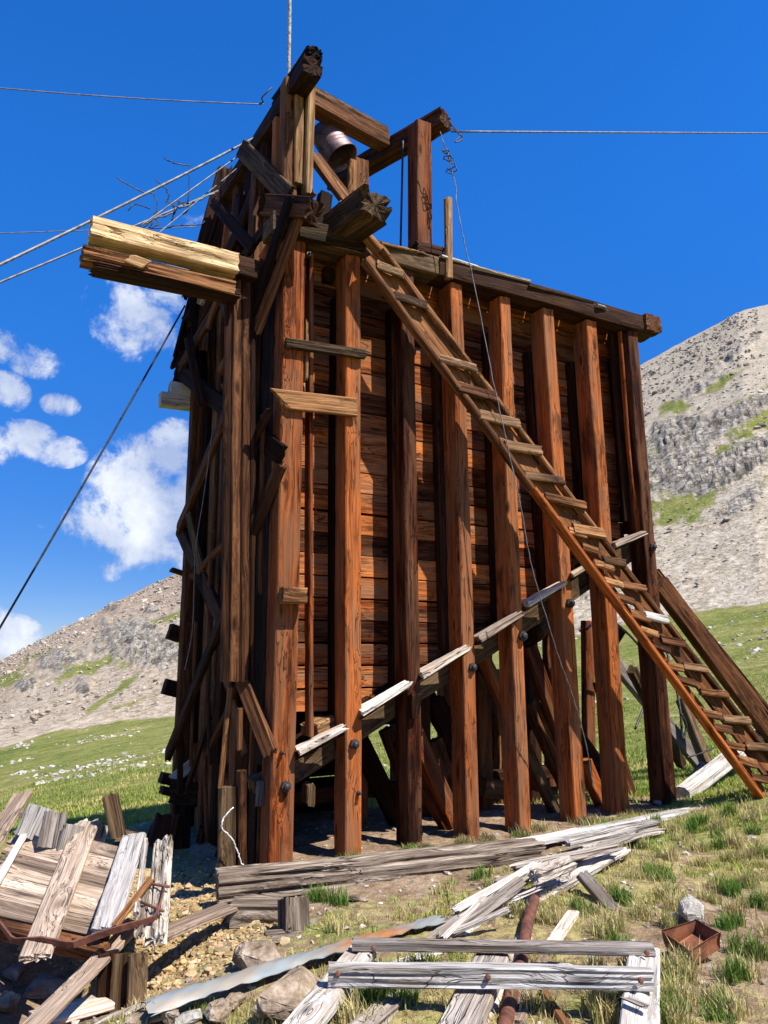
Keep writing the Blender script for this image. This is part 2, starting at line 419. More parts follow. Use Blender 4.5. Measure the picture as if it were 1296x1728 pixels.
def metal(name, c1, c2, rough=.6, met=.4, scale=14):
    m, nt, b = newmat(name); B = NB(nt); tc = nt.nodes.new('ShaderNodeTexCoord'); p = tc.outputs['Object']
    n = B.noise(p, scale, 6, .65); col = B.ramp(n, [(.35, c1), (.62, c2)]); nt.links.new(col, b.inputs['Base Color'])
    b.inputs['Roughness'].default_value = rough; b.inputs['Metallic'].default_value = met
    nt.links.new(B.bump(B.noise(p, scale*5, 5, .6), .3, .006), b.inputs['Normal']); return m
RUST = metal('rust', (.07, .026, .018), (.20, .075, .045), .75, .25)
RUSTBOX = metal('rusty_tin', (.10, .036, .018), (.30, .11, .05), .7, .3, 9)
CANM = metal('can_tin', (.10, .06, .06), (.26, .17, .17), .5, .6, 8)
STEEL = metal('grey_steel_wire', (.07, .07, .075), (.20, .20, .21), .6, .4)
BLACKIRON = metal('black_iron', (.015, .014, .016), (.07, .06, .06), .55, .5)
ROPE = metal('pale_rope', (.12, .10, .08), (.55, .52, .46), .8, .0, 30)
WIREWHITE = metal('bright_wire', (.6, .6, .6), (.8, .8, .78), .4, .3)

def flash_mat():
    m, nt, b = newmat('stained_sheet_metal'); B = NB(nt); tc = nt.nodes.new('ShaderNodeTexCoord'); p = tc.outputs['Object']
    sx = nt.nodes.new('ShaderNodeSeparateXYZ'); nt.links.new(p, sx.inputs[0])
    n = B.noise(B.mapping(p, (1.2, 14, 5)), 1., 6, .65, .3)
    f = B.math('ADD', B.math('MULTIPLY', B.math('SUBTRACT', n, .5), 1.1), B.math('MULTIPLY', B.math('ABSOLUTE', B.math('SUBTRACT', sx.outputs[0], 1.42)), -1.7))
    col = B.mix(B.rng(f, -.75, -.1), (.24, .27, .27), (.36, .16, .06))
    col = B.mix(B.rng(B.noise(B.mapping(p, (3, 10, 10)), 1., 6, .7), .48, .62, 0, .75), col, (.30, .24, .17))
    nt.links.new(col, b.inputs['Base Color']); b.inputs['Metallic'].default_value = .2; b.inputs['Roughness'].default_value = .55
    nt.links.new(B.bump(B.noise(B.mapping(p, (3, 9, 9)), 1., 4), .4, .01), b.inputs['Normal'])
    return m
FLASH = flash_mat()

def stone(name, c1, c2, c3, scale=5, tint=False, lichen=None):
    m, nt, b = newmat(name); B = NB(nt); tc = nt.nodes.new('ShaderNodeTexCoord'); geo = nt.nodes.new('ShaderNodeNewGeometry')
    p = geo.outputs['Position']
    n = B.noise(p, scale, 7, .65, .3); col = B.ramp(n, [(.3, c1), (.5, c2), (.68, c3)])
    if lichen: col = B.mix(B.rng(B.noise(p, scale*2.3, 4), .56, .66, 0, .7), col, lichen)
    if tint:
        a = nt.nodes.new('ShaderNodeAttribute'); a.attribute_name = 'tint'; col = B.mix(1., col, a.outputs['Color'], 'MULTIPLY')
    nt.links.new(col, b.inputs['Base Color']); b.inputs['Roughness'].default_value = .9; b.inputs['Specular IOR Level'].default_value = .15
    nt.links.new(B.bump(B.noise(p, scale*6, 6, .7), .8, .02), b.inputs['Normal']); return m
ROCKB = stone('tan_rock', (.10, .07, .045), (.31, .23, .155), (.56, .46, .36), 9, lichen=(.16, .13, .09))
ROCKW = stone('pale_rock', (.16, .14, .11), (.42, .39, .34), (.66, .63, .57), 9, lichen=(.42, .44, .22))
ROCKG = stone('grey_rock', (.10, .09, .085), (.22, .20, .18), (.38, .35, .31))
GRAVEL = stone('yellow_gravel', (.30, .19, .08), (.50, .36, .18), (.68, .54, .33), 9, tint=True)
STONES = stone('meadow_stones', (.42, .40, .36), (.62, .60, .56), (.78, .76, .72), 3, tint=True)

def ground_mat():
    m, nt, b = newmat('mountain_ground'); B = NB(nt); geo = nt.nodes.new('ShaderNodeNewGeometry'); p = geo.outputs['Position']
    def attr(n):
        a = nt.nodes.new('ShaderNodeAttribute'); a.attribute_name = n; return a.outputs['Color']
    sep = nt.nodes.new('ShaderNodeSeparateColor'); nt.links.new(attr('zone'), sep.inputs[0])      # R grass, G gravel/scree, B outcrop
    sep2 = nt.nodes.new('ShaderNodeSeparateColor'); nt.links.new(attr('zone2'), sep2.inputs[0])   # R distance class, G warm tone, B dry
    gr, sc, oc = sep.outputs; far, warm, dry = sep2.outputs
    # soil
    n1 = B.noise(p, 2.2, 8, .6); n2 = B.noise(p, 14., 6, .65); n3 = B.noise(p, 60., 4, .6)
    soil = B.ramp(B.math('ADD', B.math('MULTIPLY', n1, .5), B.math('MULTIPLY', n2, .5)), [(.35, (.12, .075, .044)), (.5, (.25, .17, .105)), (.66, (.42, .32, .22))])
    soil = B.mix(B.rng(n3, .60, .70, 0, .8), soil, (.46, .41, .33))
    # grass
    g = B.ramp(B.math('ADD', B.math('MULTIPLY', n2, .5), B.math('MULTIPLY', n3, .5)), [(.35, (.08, .10, .02)), (.5, (.16, .19, .04)), (.64, (.28, .29, .075))])
    gd = B.ramp(n2, [(.35, (.16, .13, .05)), (.6, (.36, .30, .13))])
    big = B.noise(p, .35, 6, .6)
    gm = B.rng(B.math('ADD', B.noise(p, 1.1, 6, .7), B.math('MULTIPLY', dry, .2)), .52, .72)
    g = B.mix(gm, g, gd)
    # meadow far away: softer, patchy, broad strokes
    mf = B.math('ADD', B.math('MULTIPLY', B.noise(B.mapping(p, (.13, .13, .5)), 1., 9, .75), .55), B.math('MULTIPLY', B.noise(B.mapping(p, (1.1, 1.1, 2.)), 1., 8, .78), .45))
    gfar = B.ramp(mf, [(.38, (.09, .115, .024)), (.46, (.17, .19, .042)), (.52, (.235, .235, .065)), (.57, (.31, .27, .10)), (.64, (.38, .30, .15))])
    gfar = B.mix(B.rng(B.noise(p, 4.5, 6, .8), .45, .62, 0, .6), gfar, (.06, .085, .018))
    gfar = B.mix(B.rng(B.noise(p, 5.5, 5, .7), .66, .70, 0, .8), gfar, (.58, .55, .50))
    g = B.mix(far, g, gfar)
    gn = B.math('ADD', gr, B.math('MULTIPLY', B.math('SUBTRACT', n2, .5), .9))
    col = B.mix(B.rng(gn, .4, .62), soil, g)
    # scree: countless stones
    v1 = B.vor(p, 2.4, 'F1', 'Color'); v1s = nt.nodes.new('ShaderNodeSeparateColor'); nt.links.new(v1, v1s.inputs[0])
    v2 = B.vor(p, 1.0, 'F1', 'Color'); v2s = nt.nodes.new('ShaderNodeSeparateColor'); nt.links.new(v2, v2s.inputs[0])
    sn = B.noise(p, .05, 8, .7)
    sv = B.math('ADD', B.math('MULTIPLY', v1s.outputs[0], .34), B.math('ADD', B.math('MULTIPLY', sn, .44), B.math('MULTIPLY', v2s.outputs[1], .2)))
    scg = B.ramp(sv, [(.12, (.14, .115, .075)), (.32, (.30, .255, .18)), (.52, (.43, .375, .28)), (.8, (.58, .52, .41))])
    scw = B.ramp(sv, [(.15, (.14, .09, .055)), (.38, (.28, .195, .13)), (.62, (.40, .30, .21)), (.9, (.52, .42, .32))])
    scr = B.mix(warm, scg, scw)
    near_gravel = B.ramp(B.math('ADD', B.math('MULTIPLY', n3, .6), B.math('MULTIPLY', n2, .4)), [(.35, (.20, .12, .05)), (.5, (.42, .29, .13)), (.65, (.58, .44, .23))])
    scr = B.mix(far, near_gravel, scr)
    col = B.mix(B.rng(B.math('ADD', sc, B.math('MULTIPLY', B.math('SUBTRACT', B.noise(p, 1.4, 7, .75), .5), B.math('ADD', .5, B.math('MULTIPLY', far, .9)))), .32, .68), col, scr)
    # outcrops: crevice darkness and facet shading are put into the rock colour
    stt = nt.nodes.new('ShaderNodeSeparateColor'); nt.links.new(attr('strata'), stt.inputs[0])
    oj = B.math('ADD', B.math('MULTIPLY', B.noise(p, .45, 7, .75), .7), B.math('MULTIPLY', stt.outputs[0], .34))
    ocl = B.ramp(oj, [(.36, (.06, .048, .038)), (.45, (.17, .145, .11)), (.53, (.32, .285, .225)), (.66, (.46, .42, .35))])
    ocl = B.mix(B.rng(B.noise(p, .2, 7, .75), .5, .62, 0, .55), ocl, (.15, .15, .06))
    v3 = B.vor(B.mapping(p, (.45, .45, .7)), 1., 'F1', 'Color'); v3s = nt.nodes.new('ShaderNodeSeparateColor'); nt.links.new(v3, v3s.inputs[0])
    ocl = B.mix(.45, ocl, B.mix(v3s.outputs[0], (.085, .07, .055), (.48, .43, .35)))
    cv = B.vor(B.vadd(B.mapping(p, (.5, .5, .9)), B.comb(B.noise(p, .5, 4), B.noise(p, .6, 4), 0.)), 1., 'DISTANCE_TO_EDGE')
    ocl = B.mix(B.rng(cv, .0, .09, .85, 0), ocl, (.06, .052, .045))
    col = B.mix(B.rng(B.math('ADD', oc, B.math('MULTIPLY', B.math('SUBTRACT', sn, .5), 1.2)), .38, .55), col, ocl)
    nt.links.new(col, b.inputs['Base Color']); b.inputs['Roughness'].default_value = .95; b.inputs['Specular IOR Level'].default_value = .08
    hn = B.bump(B.math('ADD', B.math('MULTIPLY', n2, .6), B.math('MULTIPLY', n3, .4)), .9, .05)
    fh = B.math('MULTIPLY', B.math('ADD', B.math('ADD', v1s.outputs[0], B.math('MULTIPLY', B.noise(p, .5, 6, .7), 2.)), B.math('MULTIPLY', B.math('MULTIPLY', v3s.outputs[1], oc), 5.)), far)
    nt.links.new(B.bump(fh, .7, .5, hn), b.inputs['Normal']); return m
GROUND = ground_mat()

def grass_mat():
    m, nt, b = newmat('grass_blades'); B = NB(nt)
    a = nt.nodes.new('ShaderNodeAttribute'); a.attribute_name = 'tint'
    nt.links.new(a.outputs['Color'], b.inputs['Base Color']); b.inputs['Roughness'].default_value = .6; b.inputs['Specular IOR Level'].default_value = .2
    tr = nt.nodes.new('ShaderNodeBsdfTranslucent'); nt.links.new(a.outputs['Color'], tr.inputs[0])
    mx = nt.nodes.new('ShaderNodeMixShader'); mx.inputs[0].default_value = .3
    nt.links.new(b.outputs[0], mx.inputs[1]); nt.links.new(tr.outputs[0], mx.inputs[2])
    out = [n for n in nt.nodes if n.type == 'OUTPUT_MATERIAL'][0]; nt.links.new(mx.outputs[0], out.inputs[0]); return m
GRASS = grass_mat()

# ------------------------------------------------------------------ terrain mesh
def project(x, y, z):
    Y = y; Z = z-CAMZ; fz = Y*math.cos(PITCH)+Z*math.sin(PITCH); yy = -Y*math.sin(PITCH)+Z*math.cos(PITCH)
    fz = np.where(fz > .1, fz, .1); return 648+F*x/fz, 864-F*yy/fz
def G2(px, py, cx, cy, sx, sy, rot=0):
    c, s = math.cos(rot), math.sin(rot); dx = px-cx; dy = py-cy
    return np.exp(-((dx*c+dy*s)/sx)**2-((-dx*s+dy*c)/sy)**2)
def gravel_mask(x, y):
    dx = x-O.x; dy = y-O.y; u = dx*U.x+dy*U.y; v = dx*V.x+dy*V.y
    g = np.exp(-((u+.95)/.62)**2-((v+.75)/.95)**2)*1.15+np.exp(-((u+.9)/.6)**2-((v-.6)/1.2)**2)*1.0
    return g
def zones(x, y, z, r):
    px, py = project(x, y, z); vis = (y > 1)
    nse = fbm(x*.9, y*.9, 4, 21)
    dx = x-O.x; dy = y-O.y; u = dx*U.x+dy*U.y; v = dx*V.x+dy*V.y
    gr = .55+.35*nse
    gr = gr+.3*sm(1.5, 4, u)*sm(3, 0, v)-.35*np.exp(-((u-1.5)/2.)**2-((v+.6)/.5)**2)
    gr = gr-.45*np.exp(-((u-1.9)/.55)**2-((v+3.3)/.55)**2)-.35*np.exp(-((u-2.6)/.5)**2-((v+2.3)/.5)**2)-.55*np.exp(-((u-2.1)/.9)**2-((v+3.0)/.4)**2)-.25*np.exp(-((u-3.4)/.6)**2-((v+1.5)/.25)**2)
    gr = gr-1.2*np.exp(-((u+1.75)/.7)**2-((v+.9)/.8)**2)
    inside = sm(-.4, .0, u)*sm(5, 4.7, u)*sm(-.2, .1, v)*sm(2.9, 2.5, v); gr = gr-inside*1.2
    gr = np.where(r > 9, gr+sm(9, 13, r)*.8, gr)
    gv = gravel_mask(x, y)
    left = vis & (px < 700)
    # edge of scree above the meadow
    edge = np.interp(px, [-600, 0, 120, 300, 700, 1120, 1200, 1296, 2200], [1330, 1262, 1228, 1205, 1130, 1047, 1030, 1010, 900])
    wob = 9*fbm(px*.012, px*0+.3, 3, 4)
    scree = np.where(r > 45, sm(6, -6, py-edge-wob+14*fbm(x*.03, y*.03, 4, 8)), 0)
    scree = np.where(vis, scree, sm(70, 110, r)*1.)
    gfar = np.zeros_like(px)
    # green strips and patches on the slopes
    for c in [(190, 1172, 75, 6, -.62), (230, 1185, 60, 5, -.3), (150, 1130, 60, 9, -.35), (25, 1150, 40, 12, -.25), (290, 1040, 60, 8, -.35),
              (1140, 862, 45, 26, -.1), (1185, 845, 30, 14, -.3), (1290, 705, 40, 10, -.7), (1230, 700, 60, 9, -.6), (1130, 690, 30, 10, -.2), (1250, 760, 50, 9, -.4), (1150, 768, 40, 7, -.5), (1230, 640, 50, 6, -.6)]:
        gfar = gfar+G2(px, py, *c)*1.1
    pn = fbm(px*.035, py*.035+px*.012, 4, 31)
    band = np.exp(-((py-745-.25*(1296-px))/95)**2)*sm(900, 1050, px)+.7*np.exp(-((py-1110)/45)**2)*sm(500, 300, px)
    gfar = gfar+band*sm(-.12, .22, fbm(px*.016+py*.01, py*.04, 4, 37))*1.15
    gfar = np.where(vis & (r > 60), gfar*(.85+.8*pn), 0)
    oc = np.zeros_like(px)
    for c in [(95, 1120, 40, 22, -.2), (40, 1165, 22, 12, -.3), (210, 1080, 60, 38, -.1), (270, 1110, 45, 30, 0), (140, 1165, 14, 20, 0), (190, 1030, 14, 5, -.3), (255, 1035, 14, 4, -.3),
              (1150, 800, 70, 40, -.2), (1225, 720, 80, 16, -.45), (1180, 660, 60, 7, -.5), (1240, 600, 50, 6, -.6), (1230, 800, 60, 22, -.5), (1280, 770, 40, 26, -.5), (1180, 730, 70, 18, -.4), (1270, 690, 50, 12, -.4), (1130, 730, 40, 20, -.3), (1250, 850, 60, 12, -.6)]:
        oc = oc+G2(px, py, *c)
    oc = np.where(vis & (r > 60), np.clip(oc, 0, 1.1), 0)*(.9+.9*fbm(px*.06, py*.09, 3, 77))
    gr = np.where(r > 45, (1-scree), gr)
    sc = np.where(r > 45, scree*(1-np.clip(gfar, 0, 1)*.9), gv)
    gr = np.where((r > 45), np.maximum(gr, np.clip(gfar, 0, 1)), gr)
    warm = np.where(left, .45+.5*sm(60, -40, py-np.interp(px, [0, 120, 300], [1165, 1060, 1010])), .18)
    far = sm(9, 22, r)
    dry = np.where(r < 12, .35+.6*sm(0, 2, -v)+nse*.3, 0)
    return gr, sc, oc, far, np.clip(warm, 0, 1), np.clip(dry, 0, 1)
def build_terrain():
    a_f = np.radians(np.arange(-29, 29.01, .1)); rest = np.radians(np.concatenate([np.arange(31, 60, 2.), np.arange(60, 300, 8.), np.arange(300, 330, 2.)]))
    az = np.concatenate([a_f, rest]); na = len(az)
    r1 = 1.2*1.009**np.arange(0, 260); r1 = r1[r1 < 11.9]
    r2 = r1[-1]*1.012**np.arange(1, 400); r2 = r2[r2 < 900]
    R = np.concatenate([r1, r2]); nr = len(R)
    RR, AA = np.meshgrid(R, az, indexing='ij'); x = RR*np.sin(AA); y = RR*np.cos(AA); z = H(x, y)
    gr, sc, oc, far, warm, dry = zones(x, y, z, RR)
    k = sm(70, 120, RR)
    px, py = project(x, y, z); ca, sa = math.cos(-.55), math.sin(-.55); sx_ = px*ca+py*sa; sy_ = -px*sa+py*ca
    wr = 6*fbm(sx_*.02, sy_*.02, 3, 45)
    stra = fbm((sx_+wr)*.045, (sy_+wr)*.13, 6, 41, True)
    z = z+k*(np.clip(oc, 0, 1)*(1.7*stra+1.2)+1.2*fbm(x*.02, y*.02, 5, 61)+.25*fbm(x*.22, y*.22, 3, 66))*np.clip(RR/200, .4, 1.3)
    z = z+sm(3, 4, RR)*(1-sm(9, 12, RR))*(.018*fbm(x*7, y*7, 4, 71)+.03*np.clip(gr, 0, 1)*fbm(x*2.6, y*2.6, 3, 15))
    ZT[0] = None
    parts = [('ground', 0, int(np.searchsorted(R, 11.5))), ('meadow', int(np.searchsorted(R, 11.5)), int(np.searchsorted(R, 82))), ('mountain_slope', int(np.searchsorted(R, 82)), nr-1)]
    for nm, i0, i1 in parts:
        n = i1-i0+1; co = np.stack([x[i0:i1+1], y[i0:i1+1], z[i0:i1+1]], -1).reshape(-1, 3)
        I, J = np.meshgrid(np.arange(n-1), np.arange(na), indexing='ij'); J2 = (J+1) % na
        q = np.stack([I*na+J, I*na+J2, (I+1)*na+J2, (I+1)*na+J], -1).reshape(-1, 4)[:, ::-1]
        me = bpy.data.meshes.new(nm); me.vertices.add(len(co)); me.vertices.foreach_set('co', co.ravel())
        extra = 1 if i0 == 0 else 0
        me.loops.add(q.size+(na if extra else 0)); me.polygons.add(len(q)+extra)
        li = q.ravel(); ls = np.arange(len(q))*4
        if extra: li = np.concatenate([li, np.arange(na)[::-1]]); ls = np.append(ls, q.size)
        me.loops.foreach_set('vertex_index', li.astype(np.int32)); me.polygons.foreach_set('loop_start', ls.astype(np.int32))
        me.update(calc_edges=True); me.validate()
        me.polygons.foreach_set('use_smooth', np.ones(len(me.polygons), bool))
        for an, ch in (('zone', (gr, sc, oc)), ('zone2', (far, warm, dry)), ('strata', (stra, stra, stra))):
            a = me.attributes.new(an, 'FLOAT_COLOR', 'POINT')
            c = np.stack([v[i0:i1+1].ravel() for v in ch]+[np.ones(n*na)], -1).astype(np.float32); a.data.foreach_set('color', c.ravel())
        o = link(nm, me, GROUND); setp(o, kind='structure')
ZT = [0]
build_terrain()

# ------------------------------------------------------------------ ORE BIN
BIN = thing('ore_bin', 'tall weathered red-brown timber ore bin with headframe, planked walls and heavy posts, dominating the picture', 'ore bin', X(0, 0, 0))
FL = lambda u: 1.02+(u-.38)*.52     # the sloping floor of the hopper
ub = [0, .67, 1.30, 1.93, 2.55, 3.28, 3.88, 4.60]; ut = [0, .62, 1.25, 1.85, 2.50, 3.12, 3.78, 4.45]
pw = [.215, .165, .15, .15, .15, .165, .17, .17]
NV = -V
posts = []
for i in range(8):
    u0, u1 = ub[i], ut[i]
    o = T('post', (u0, .125, -.15), (u1, .125, 5.64), pw[i], .25, RED, BIN, NV, groove=.008, bow=.012, n=6, step=.18, rough=2)
    posts.append(o)
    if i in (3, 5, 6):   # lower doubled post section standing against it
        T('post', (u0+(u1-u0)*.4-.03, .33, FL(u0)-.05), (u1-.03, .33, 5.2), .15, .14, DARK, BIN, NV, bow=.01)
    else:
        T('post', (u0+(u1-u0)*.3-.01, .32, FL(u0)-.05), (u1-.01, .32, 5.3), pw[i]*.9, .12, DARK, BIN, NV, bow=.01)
# bolts through the posts along the hopper floor line
for (px, py, i, rr) in [(482, 1327, 0, .03), (598, 1256, 1, .03), (797, 1126, 3, .03), (882, 1073, 4, .035), (962, 1018, 5, .035), (1101, 923, 7, .03), (605, 1338, 1, .012), (476, 1270, 0, .012), (520, 430, 1, .015)]:
    A = at(px, py, 'v', -.012); b_ = tube('bolt', [A+V*.03, A+NV*.02, A+NV*.021, A+NV*.05, A+NV*.055], [rr*1.5, rr*1.5, rr*.9, rr*.85, rr*.4], BLACKIRON, posts[i], 7, smooth=False)
T('wedge', at(701, 1172, 'v', -.04), at(699, 1212, 'v', -.04), .13, .08, DARK, BIN, NV, taper=.5, rag=(.02, .01))
# wall planks (front, back, left, right)
FL = lambda u: 1.02+(u-.38)*.52
WALLV = .40; rows = 22; rh = .212
rp = random.Random(5)
for k in range(rows):
    z0 = 1.19+k*rh; zc = z0+rh/2
    umax = min(4.5, .38+(z0-.86)/.52+.25)
    h = rh-rp.uniform(.004, .016)
    cuts = [-.08, umax]
    if umax > 2.2: c = rp.choice(ub[2:6]); c = min(c, umax-.5); cuts = [-.08, c, umax]
    for a, b in zip(cuts[:-1], cuts[1:]):
        T('plank', (a+.002, WALLV+rp.uniform(-.008, .012), zc+rp.uniform(-.004, .004)), (b-.002, WALLV+rp.uniform(-.008, .012), zc+rp.uniform(-.006, .006)), .045, h, PLANK, BIN, W, n=3, step=.35, groove=.005, bow=.004, chamf=.006, rag=(.004, .004))
    T('plank', (max(-.1, 0), 2.12, zc), (min(4.55, umax+.1), 2.12, zc), .045, h, BROWN, BIN, W, n=3, step=.6, groove=.003, chamf=.005)
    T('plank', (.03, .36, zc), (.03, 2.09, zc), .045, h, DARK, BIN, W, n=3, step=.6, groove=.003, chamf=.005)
    if zc > FL(4.3): T('plank', (4.45, .36, zc), (4.45, 2.09, zc), .045, h, BROWN, BIN, W, n=3, step=.6, groove=.003, chamf=.005)
for k in range(18):
    T('roof_board', (.1+k*.262, .2, 5.84), (.1+k*.262, 2.3, 5.8), .25, .04, DARK, BIN, W, n=3, step=.8, groove=.003)
# torn lowest planks with ragged lower edges
T('plank', (1.02, .39, 1.28), (1.5, .39, 1.30), .05, .14, PLANK, BIN, W, n=4, step=.08, wane=.05, rag=(.02, .05))
# hopper floor boards, lying across the slope
for k in range(17):
    u = .1+k*.265
    T('floor_board', (u, .38, FL(u)-.03), (u, 2.1, FL(u)-.03), .255, .05, DARK, BIN, W+U*-.52, n=3, step=.8, groove=.003)
# inclined floor beams carried by the posts
for v, m in ((.36, OLIVE), (1.2, DARK), (2.0, DARK)):
    T('floor_beam', (-.12, v, FL(-.12)-.22), (4.72, v, FL(4.72)-.2), .2, .25, m, BIN, W, bow=.02, groove=.012)
# pale stubs of the floor boards poking out between the posts
stubs = [(508, 1263, 580, 1227), (612, 1198, 688, 1152), (712, 1135, 785, 1094), (808, 1075, 872, 1038), (889, 1017, 948, 985), (968, 968, 1000, 950), (1036, 918, 1082, 900)]
for i, (a, b, c, d) in enumerate(stubs):
    A = at(a-6, b+4, 'v', .05); B_ = at(c, d, 'v', -.07)
    T('floor_stub', A, B_, .30, .075, STUB, BIN, W, rag=(.01, .04), wane=.02, groove=.014, taper=.75, n=6, step=.06)
    T('floor_stub', A+W*-.05+V*.04, B_+W*-.055+V*.05, .26, .035, OLIVE, BIN, W, rag=(.02, .06), wane=.03, taper=.7, n=6, step=.06)
T('floor_stub', at(522, 1232, 'v', .2), at(552, 1218, 'v', .3), .2, .12, TAN, BIN, W, rag=(.01, .02))
T('floor_stub', at(524, 1232, 'v', .5), at(560, 1205, 'v', .6), .08, .06, GREY, BIN, W)
# top plate beam and what lies on it
T('top_beam', (-.25, .10, 5.76), (1.6, .10, 5.765), .30, .21, OLIVE, BIN, W, groove=.014, bow=.01, n=6)
T('top_beam', (1.605, .085, 5.765), (4.82, .085, 5.755), .30, .21, DARK, BIN, W, groove=.014, bow=.02, n=6)
T('top_beam', (4.72, -.10, 5.77), (4.72, .0, 5.77), .26, .22, BROWN, BIN, W, groove=.014, n=6, rag=(.01, .01))
T('top_beam', (4.62, .27, 5.76), (4.62, 2.3, 5.7), .2, .2, DARK, BIN, W)
T('top_beam', (-.1, 2.28, 5.7), (4.8, 2.28, 5.7), .25, .2, DARK, BIN, W, bow=.02)
for a, b, c, d, w, m in [(636, 416, 706, 433, .2, TAN), (700, 431, 716, 436, .15, DARK), (790, 456, 886, 481, .22, PALE), (884, 487, 990, 515, .2, OLIVE), (996, 520, 1010, 524, .25, GREY), (738, 437, 795, 455, .2, PALE), (1010, 526, 1085, 544, .15, OLIVE)]:
    T('top_board', at(a, b, 'v', .0), at(c, d, 'v', .02), w, .035, m, BIN, W, rag=(.01, .04), wane=.015, groove=.01)
for k in range(6):
    T('cross_beam', (.5+k*.72, -.0+.3, 5.55), (.5+k*.72, 2.2, 5.5), .12, .16, DARK, BIN, W)
# thin boards along the posts
T('batten', at(522, 1242, 'v', .12), at(523, 432, 'v', .12), .045, .12, RED, BIN, NV, bow=.01, n=3)
T('batten', at(518, 545, 'v', .02), at(517, 640, 'v', .02), .03, .04, TAN, BIN, NV, rag=(.05, .05))
T('batten', at(1078, 900, 'v', .08), at(1046, 560, 'v', .08), .035, .06, ORANGE, BIN, NV, bow=.02, n=3)
T('batten', at(1064, 880, 'v', .2), at(1036, 560, 'v', .2), .2, .05, DARK, BIN, NV, n=3)
T('stake', at(757, 470, 'v', -.06), at(756, 336, 'v', -.06), .085, .085, TAN, BIN, NV, chamf=.03, n=3, rag=(.01, .02))
T('rail_board', at(482, 579, 'v', -.03), at(615, 599, 'v', -.03), .07, .10, OLIVE, BIN, W, groove=.012, wane=.01, n=6)
T('rail_board', at(474, 674, 'v', -.03), at(600, 688, 'v', -.03), .05, .185, TREAD, BIN, W, cut=(-1.1, 0), n=6, rag=(0.001, .01))
T('rail_board', at(512, 655, 'v', .3), at(526, 655, 'v', .3), .05, .1, TAN, BIN, W)
T('block', at(474, 1004, 'v', -.08), at(514, 1006, 'v', -.08), .13, .14, TREAD, BIN, W, n=6, groove=.01)
# big timber end projecting over the front of the top
T('projecting_beam', at(568, 392, 'v', .1), at(632, 346, 'v', -.55), .34, .28, OLIVE, BIN, W, rag=(.01, .07), groove=.012, n=8, step=.07, wane=.012)
T('cross_timber', at(470, 385, 'v', .02), at(612, 413, 'v', -.02), .16, .2, OLIVE, BIN, W, rag=(.03, .03), groove=.012)
T('cross_timber', at(456, 352, 'v', .15), at(530, 358, 'v', -.35), .2, .22, DARK, BIN, W, rag=(.03, .03))
# cantilevered pair of beams on the left
T('cantilever_beam', at(152, 388, 'v', .18), at(398, 450, 'v', .18), .2, .195, PINE, BIN, W, rag=(.01, .01), n=7, groove=.016, step=.09)
T('cantilever_beam', at(138, 432, 'v', .2), at(392, 492, 'v', .2), .2, .15, TREAD, BIN, W, rag=(.01, .01), n=7, groove=.02, wane=.03, step=.09)
T('cantilever_beam', at(158, 452, 'v', .22), at(400, 502, 'v', .22), .2, .09, DARK, BIN, W, rag=(.04, .01), n=7, groove=.01)
T('cantilever_beam', at(396, 452, 'v', .26), at(500, 480, 'v', .26), .18, .2, DARK, BIN, W)  # same beam further in, its shadow given by the dark wood colour
T('cantilever_stub', at(218, 436, 'v', .08), at(246, 447, 'v', .08), .03, .1, TAN, BIN, W, cut=(1.0, .8))
# vertical boards below it
for (x0, x1, w, m) in [(385, 378, .07, BROWN), (400, 394, .09, BROWN), (416, 412, .085, BROWN), (425, 425, .05, DARK), (407, 403, .03, DARK)]:
    T('hanging_board', at(x0, 470, 'v', .3), at(x1, 1150, 'v', .3), w, .06, m, BIN, NV, n=4, groove=.01, bow=.006)
# side (left) posts and wall framing
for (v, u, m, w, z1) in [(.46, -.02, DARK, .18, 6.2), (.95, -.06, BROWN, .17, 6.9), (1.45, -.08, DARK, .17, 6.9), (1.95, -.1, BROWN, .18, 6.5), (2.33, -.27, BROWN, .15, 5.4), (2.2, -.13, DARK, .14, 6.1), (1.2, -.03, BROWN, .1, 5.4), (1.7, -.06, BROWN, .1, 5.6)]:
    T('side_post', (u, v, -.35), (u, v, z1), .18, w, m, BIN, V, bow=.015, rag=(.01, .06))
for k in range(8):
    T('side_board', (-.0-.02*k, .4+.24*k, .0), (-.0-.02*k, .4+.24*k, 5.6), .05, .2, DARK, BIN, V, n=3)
for i, (A, B_, w, m) in enumerate([
    ((300, 622, 'v', 2.45), (476, 768, 'v', -.04), .19, DARK), ((474, 785, 'v', -.02), (416, 925, 'v', .42), .15, BROWN),
    ((392, 672, 'v', .55), (303, 892, 'v', 2.3), .14, BROWN), ((303, 893, 'v', 2.4), (392, 1085, 'v', .7), .17, DARK),
    ((388, 1010, 'v', .62), (283, 1276, 'v', 2.1), .13, BROWN), ((398, 1120, 'v', .5), (457, 1272, 'v', -.02), .15, BROWN),
    ((512, 345, 'v', -.3), (432, 560, 'v', .3), .14, BROWN), ((490, 332, 'v', -.3), (418, 555, 'v', .4), .12, DARK), ((408, 250, 'v', .9), (486, 330, 'v', -.1), .2, OLIVE),
    ((528, 322, 'v', -.1), (470, 380, 'v', .2), .12, BROWN), ((430, 320, 'v', 1.), (330, 560, 'v', 2.2), .18, DARK), ((392, 470, 'v', 1.), (305, 620, 'v', 2.3), .13, BROWN), ((470, 350, 'v', .3), (415, 430, 'v', .6), .1, OLIVE)]):
    T('side_brace', at(*A), at(*B_), .06, w, m, BIN, W+V*.3, n=5, groove=.008, rag=(.015, .03))
rl = random.Random(31)
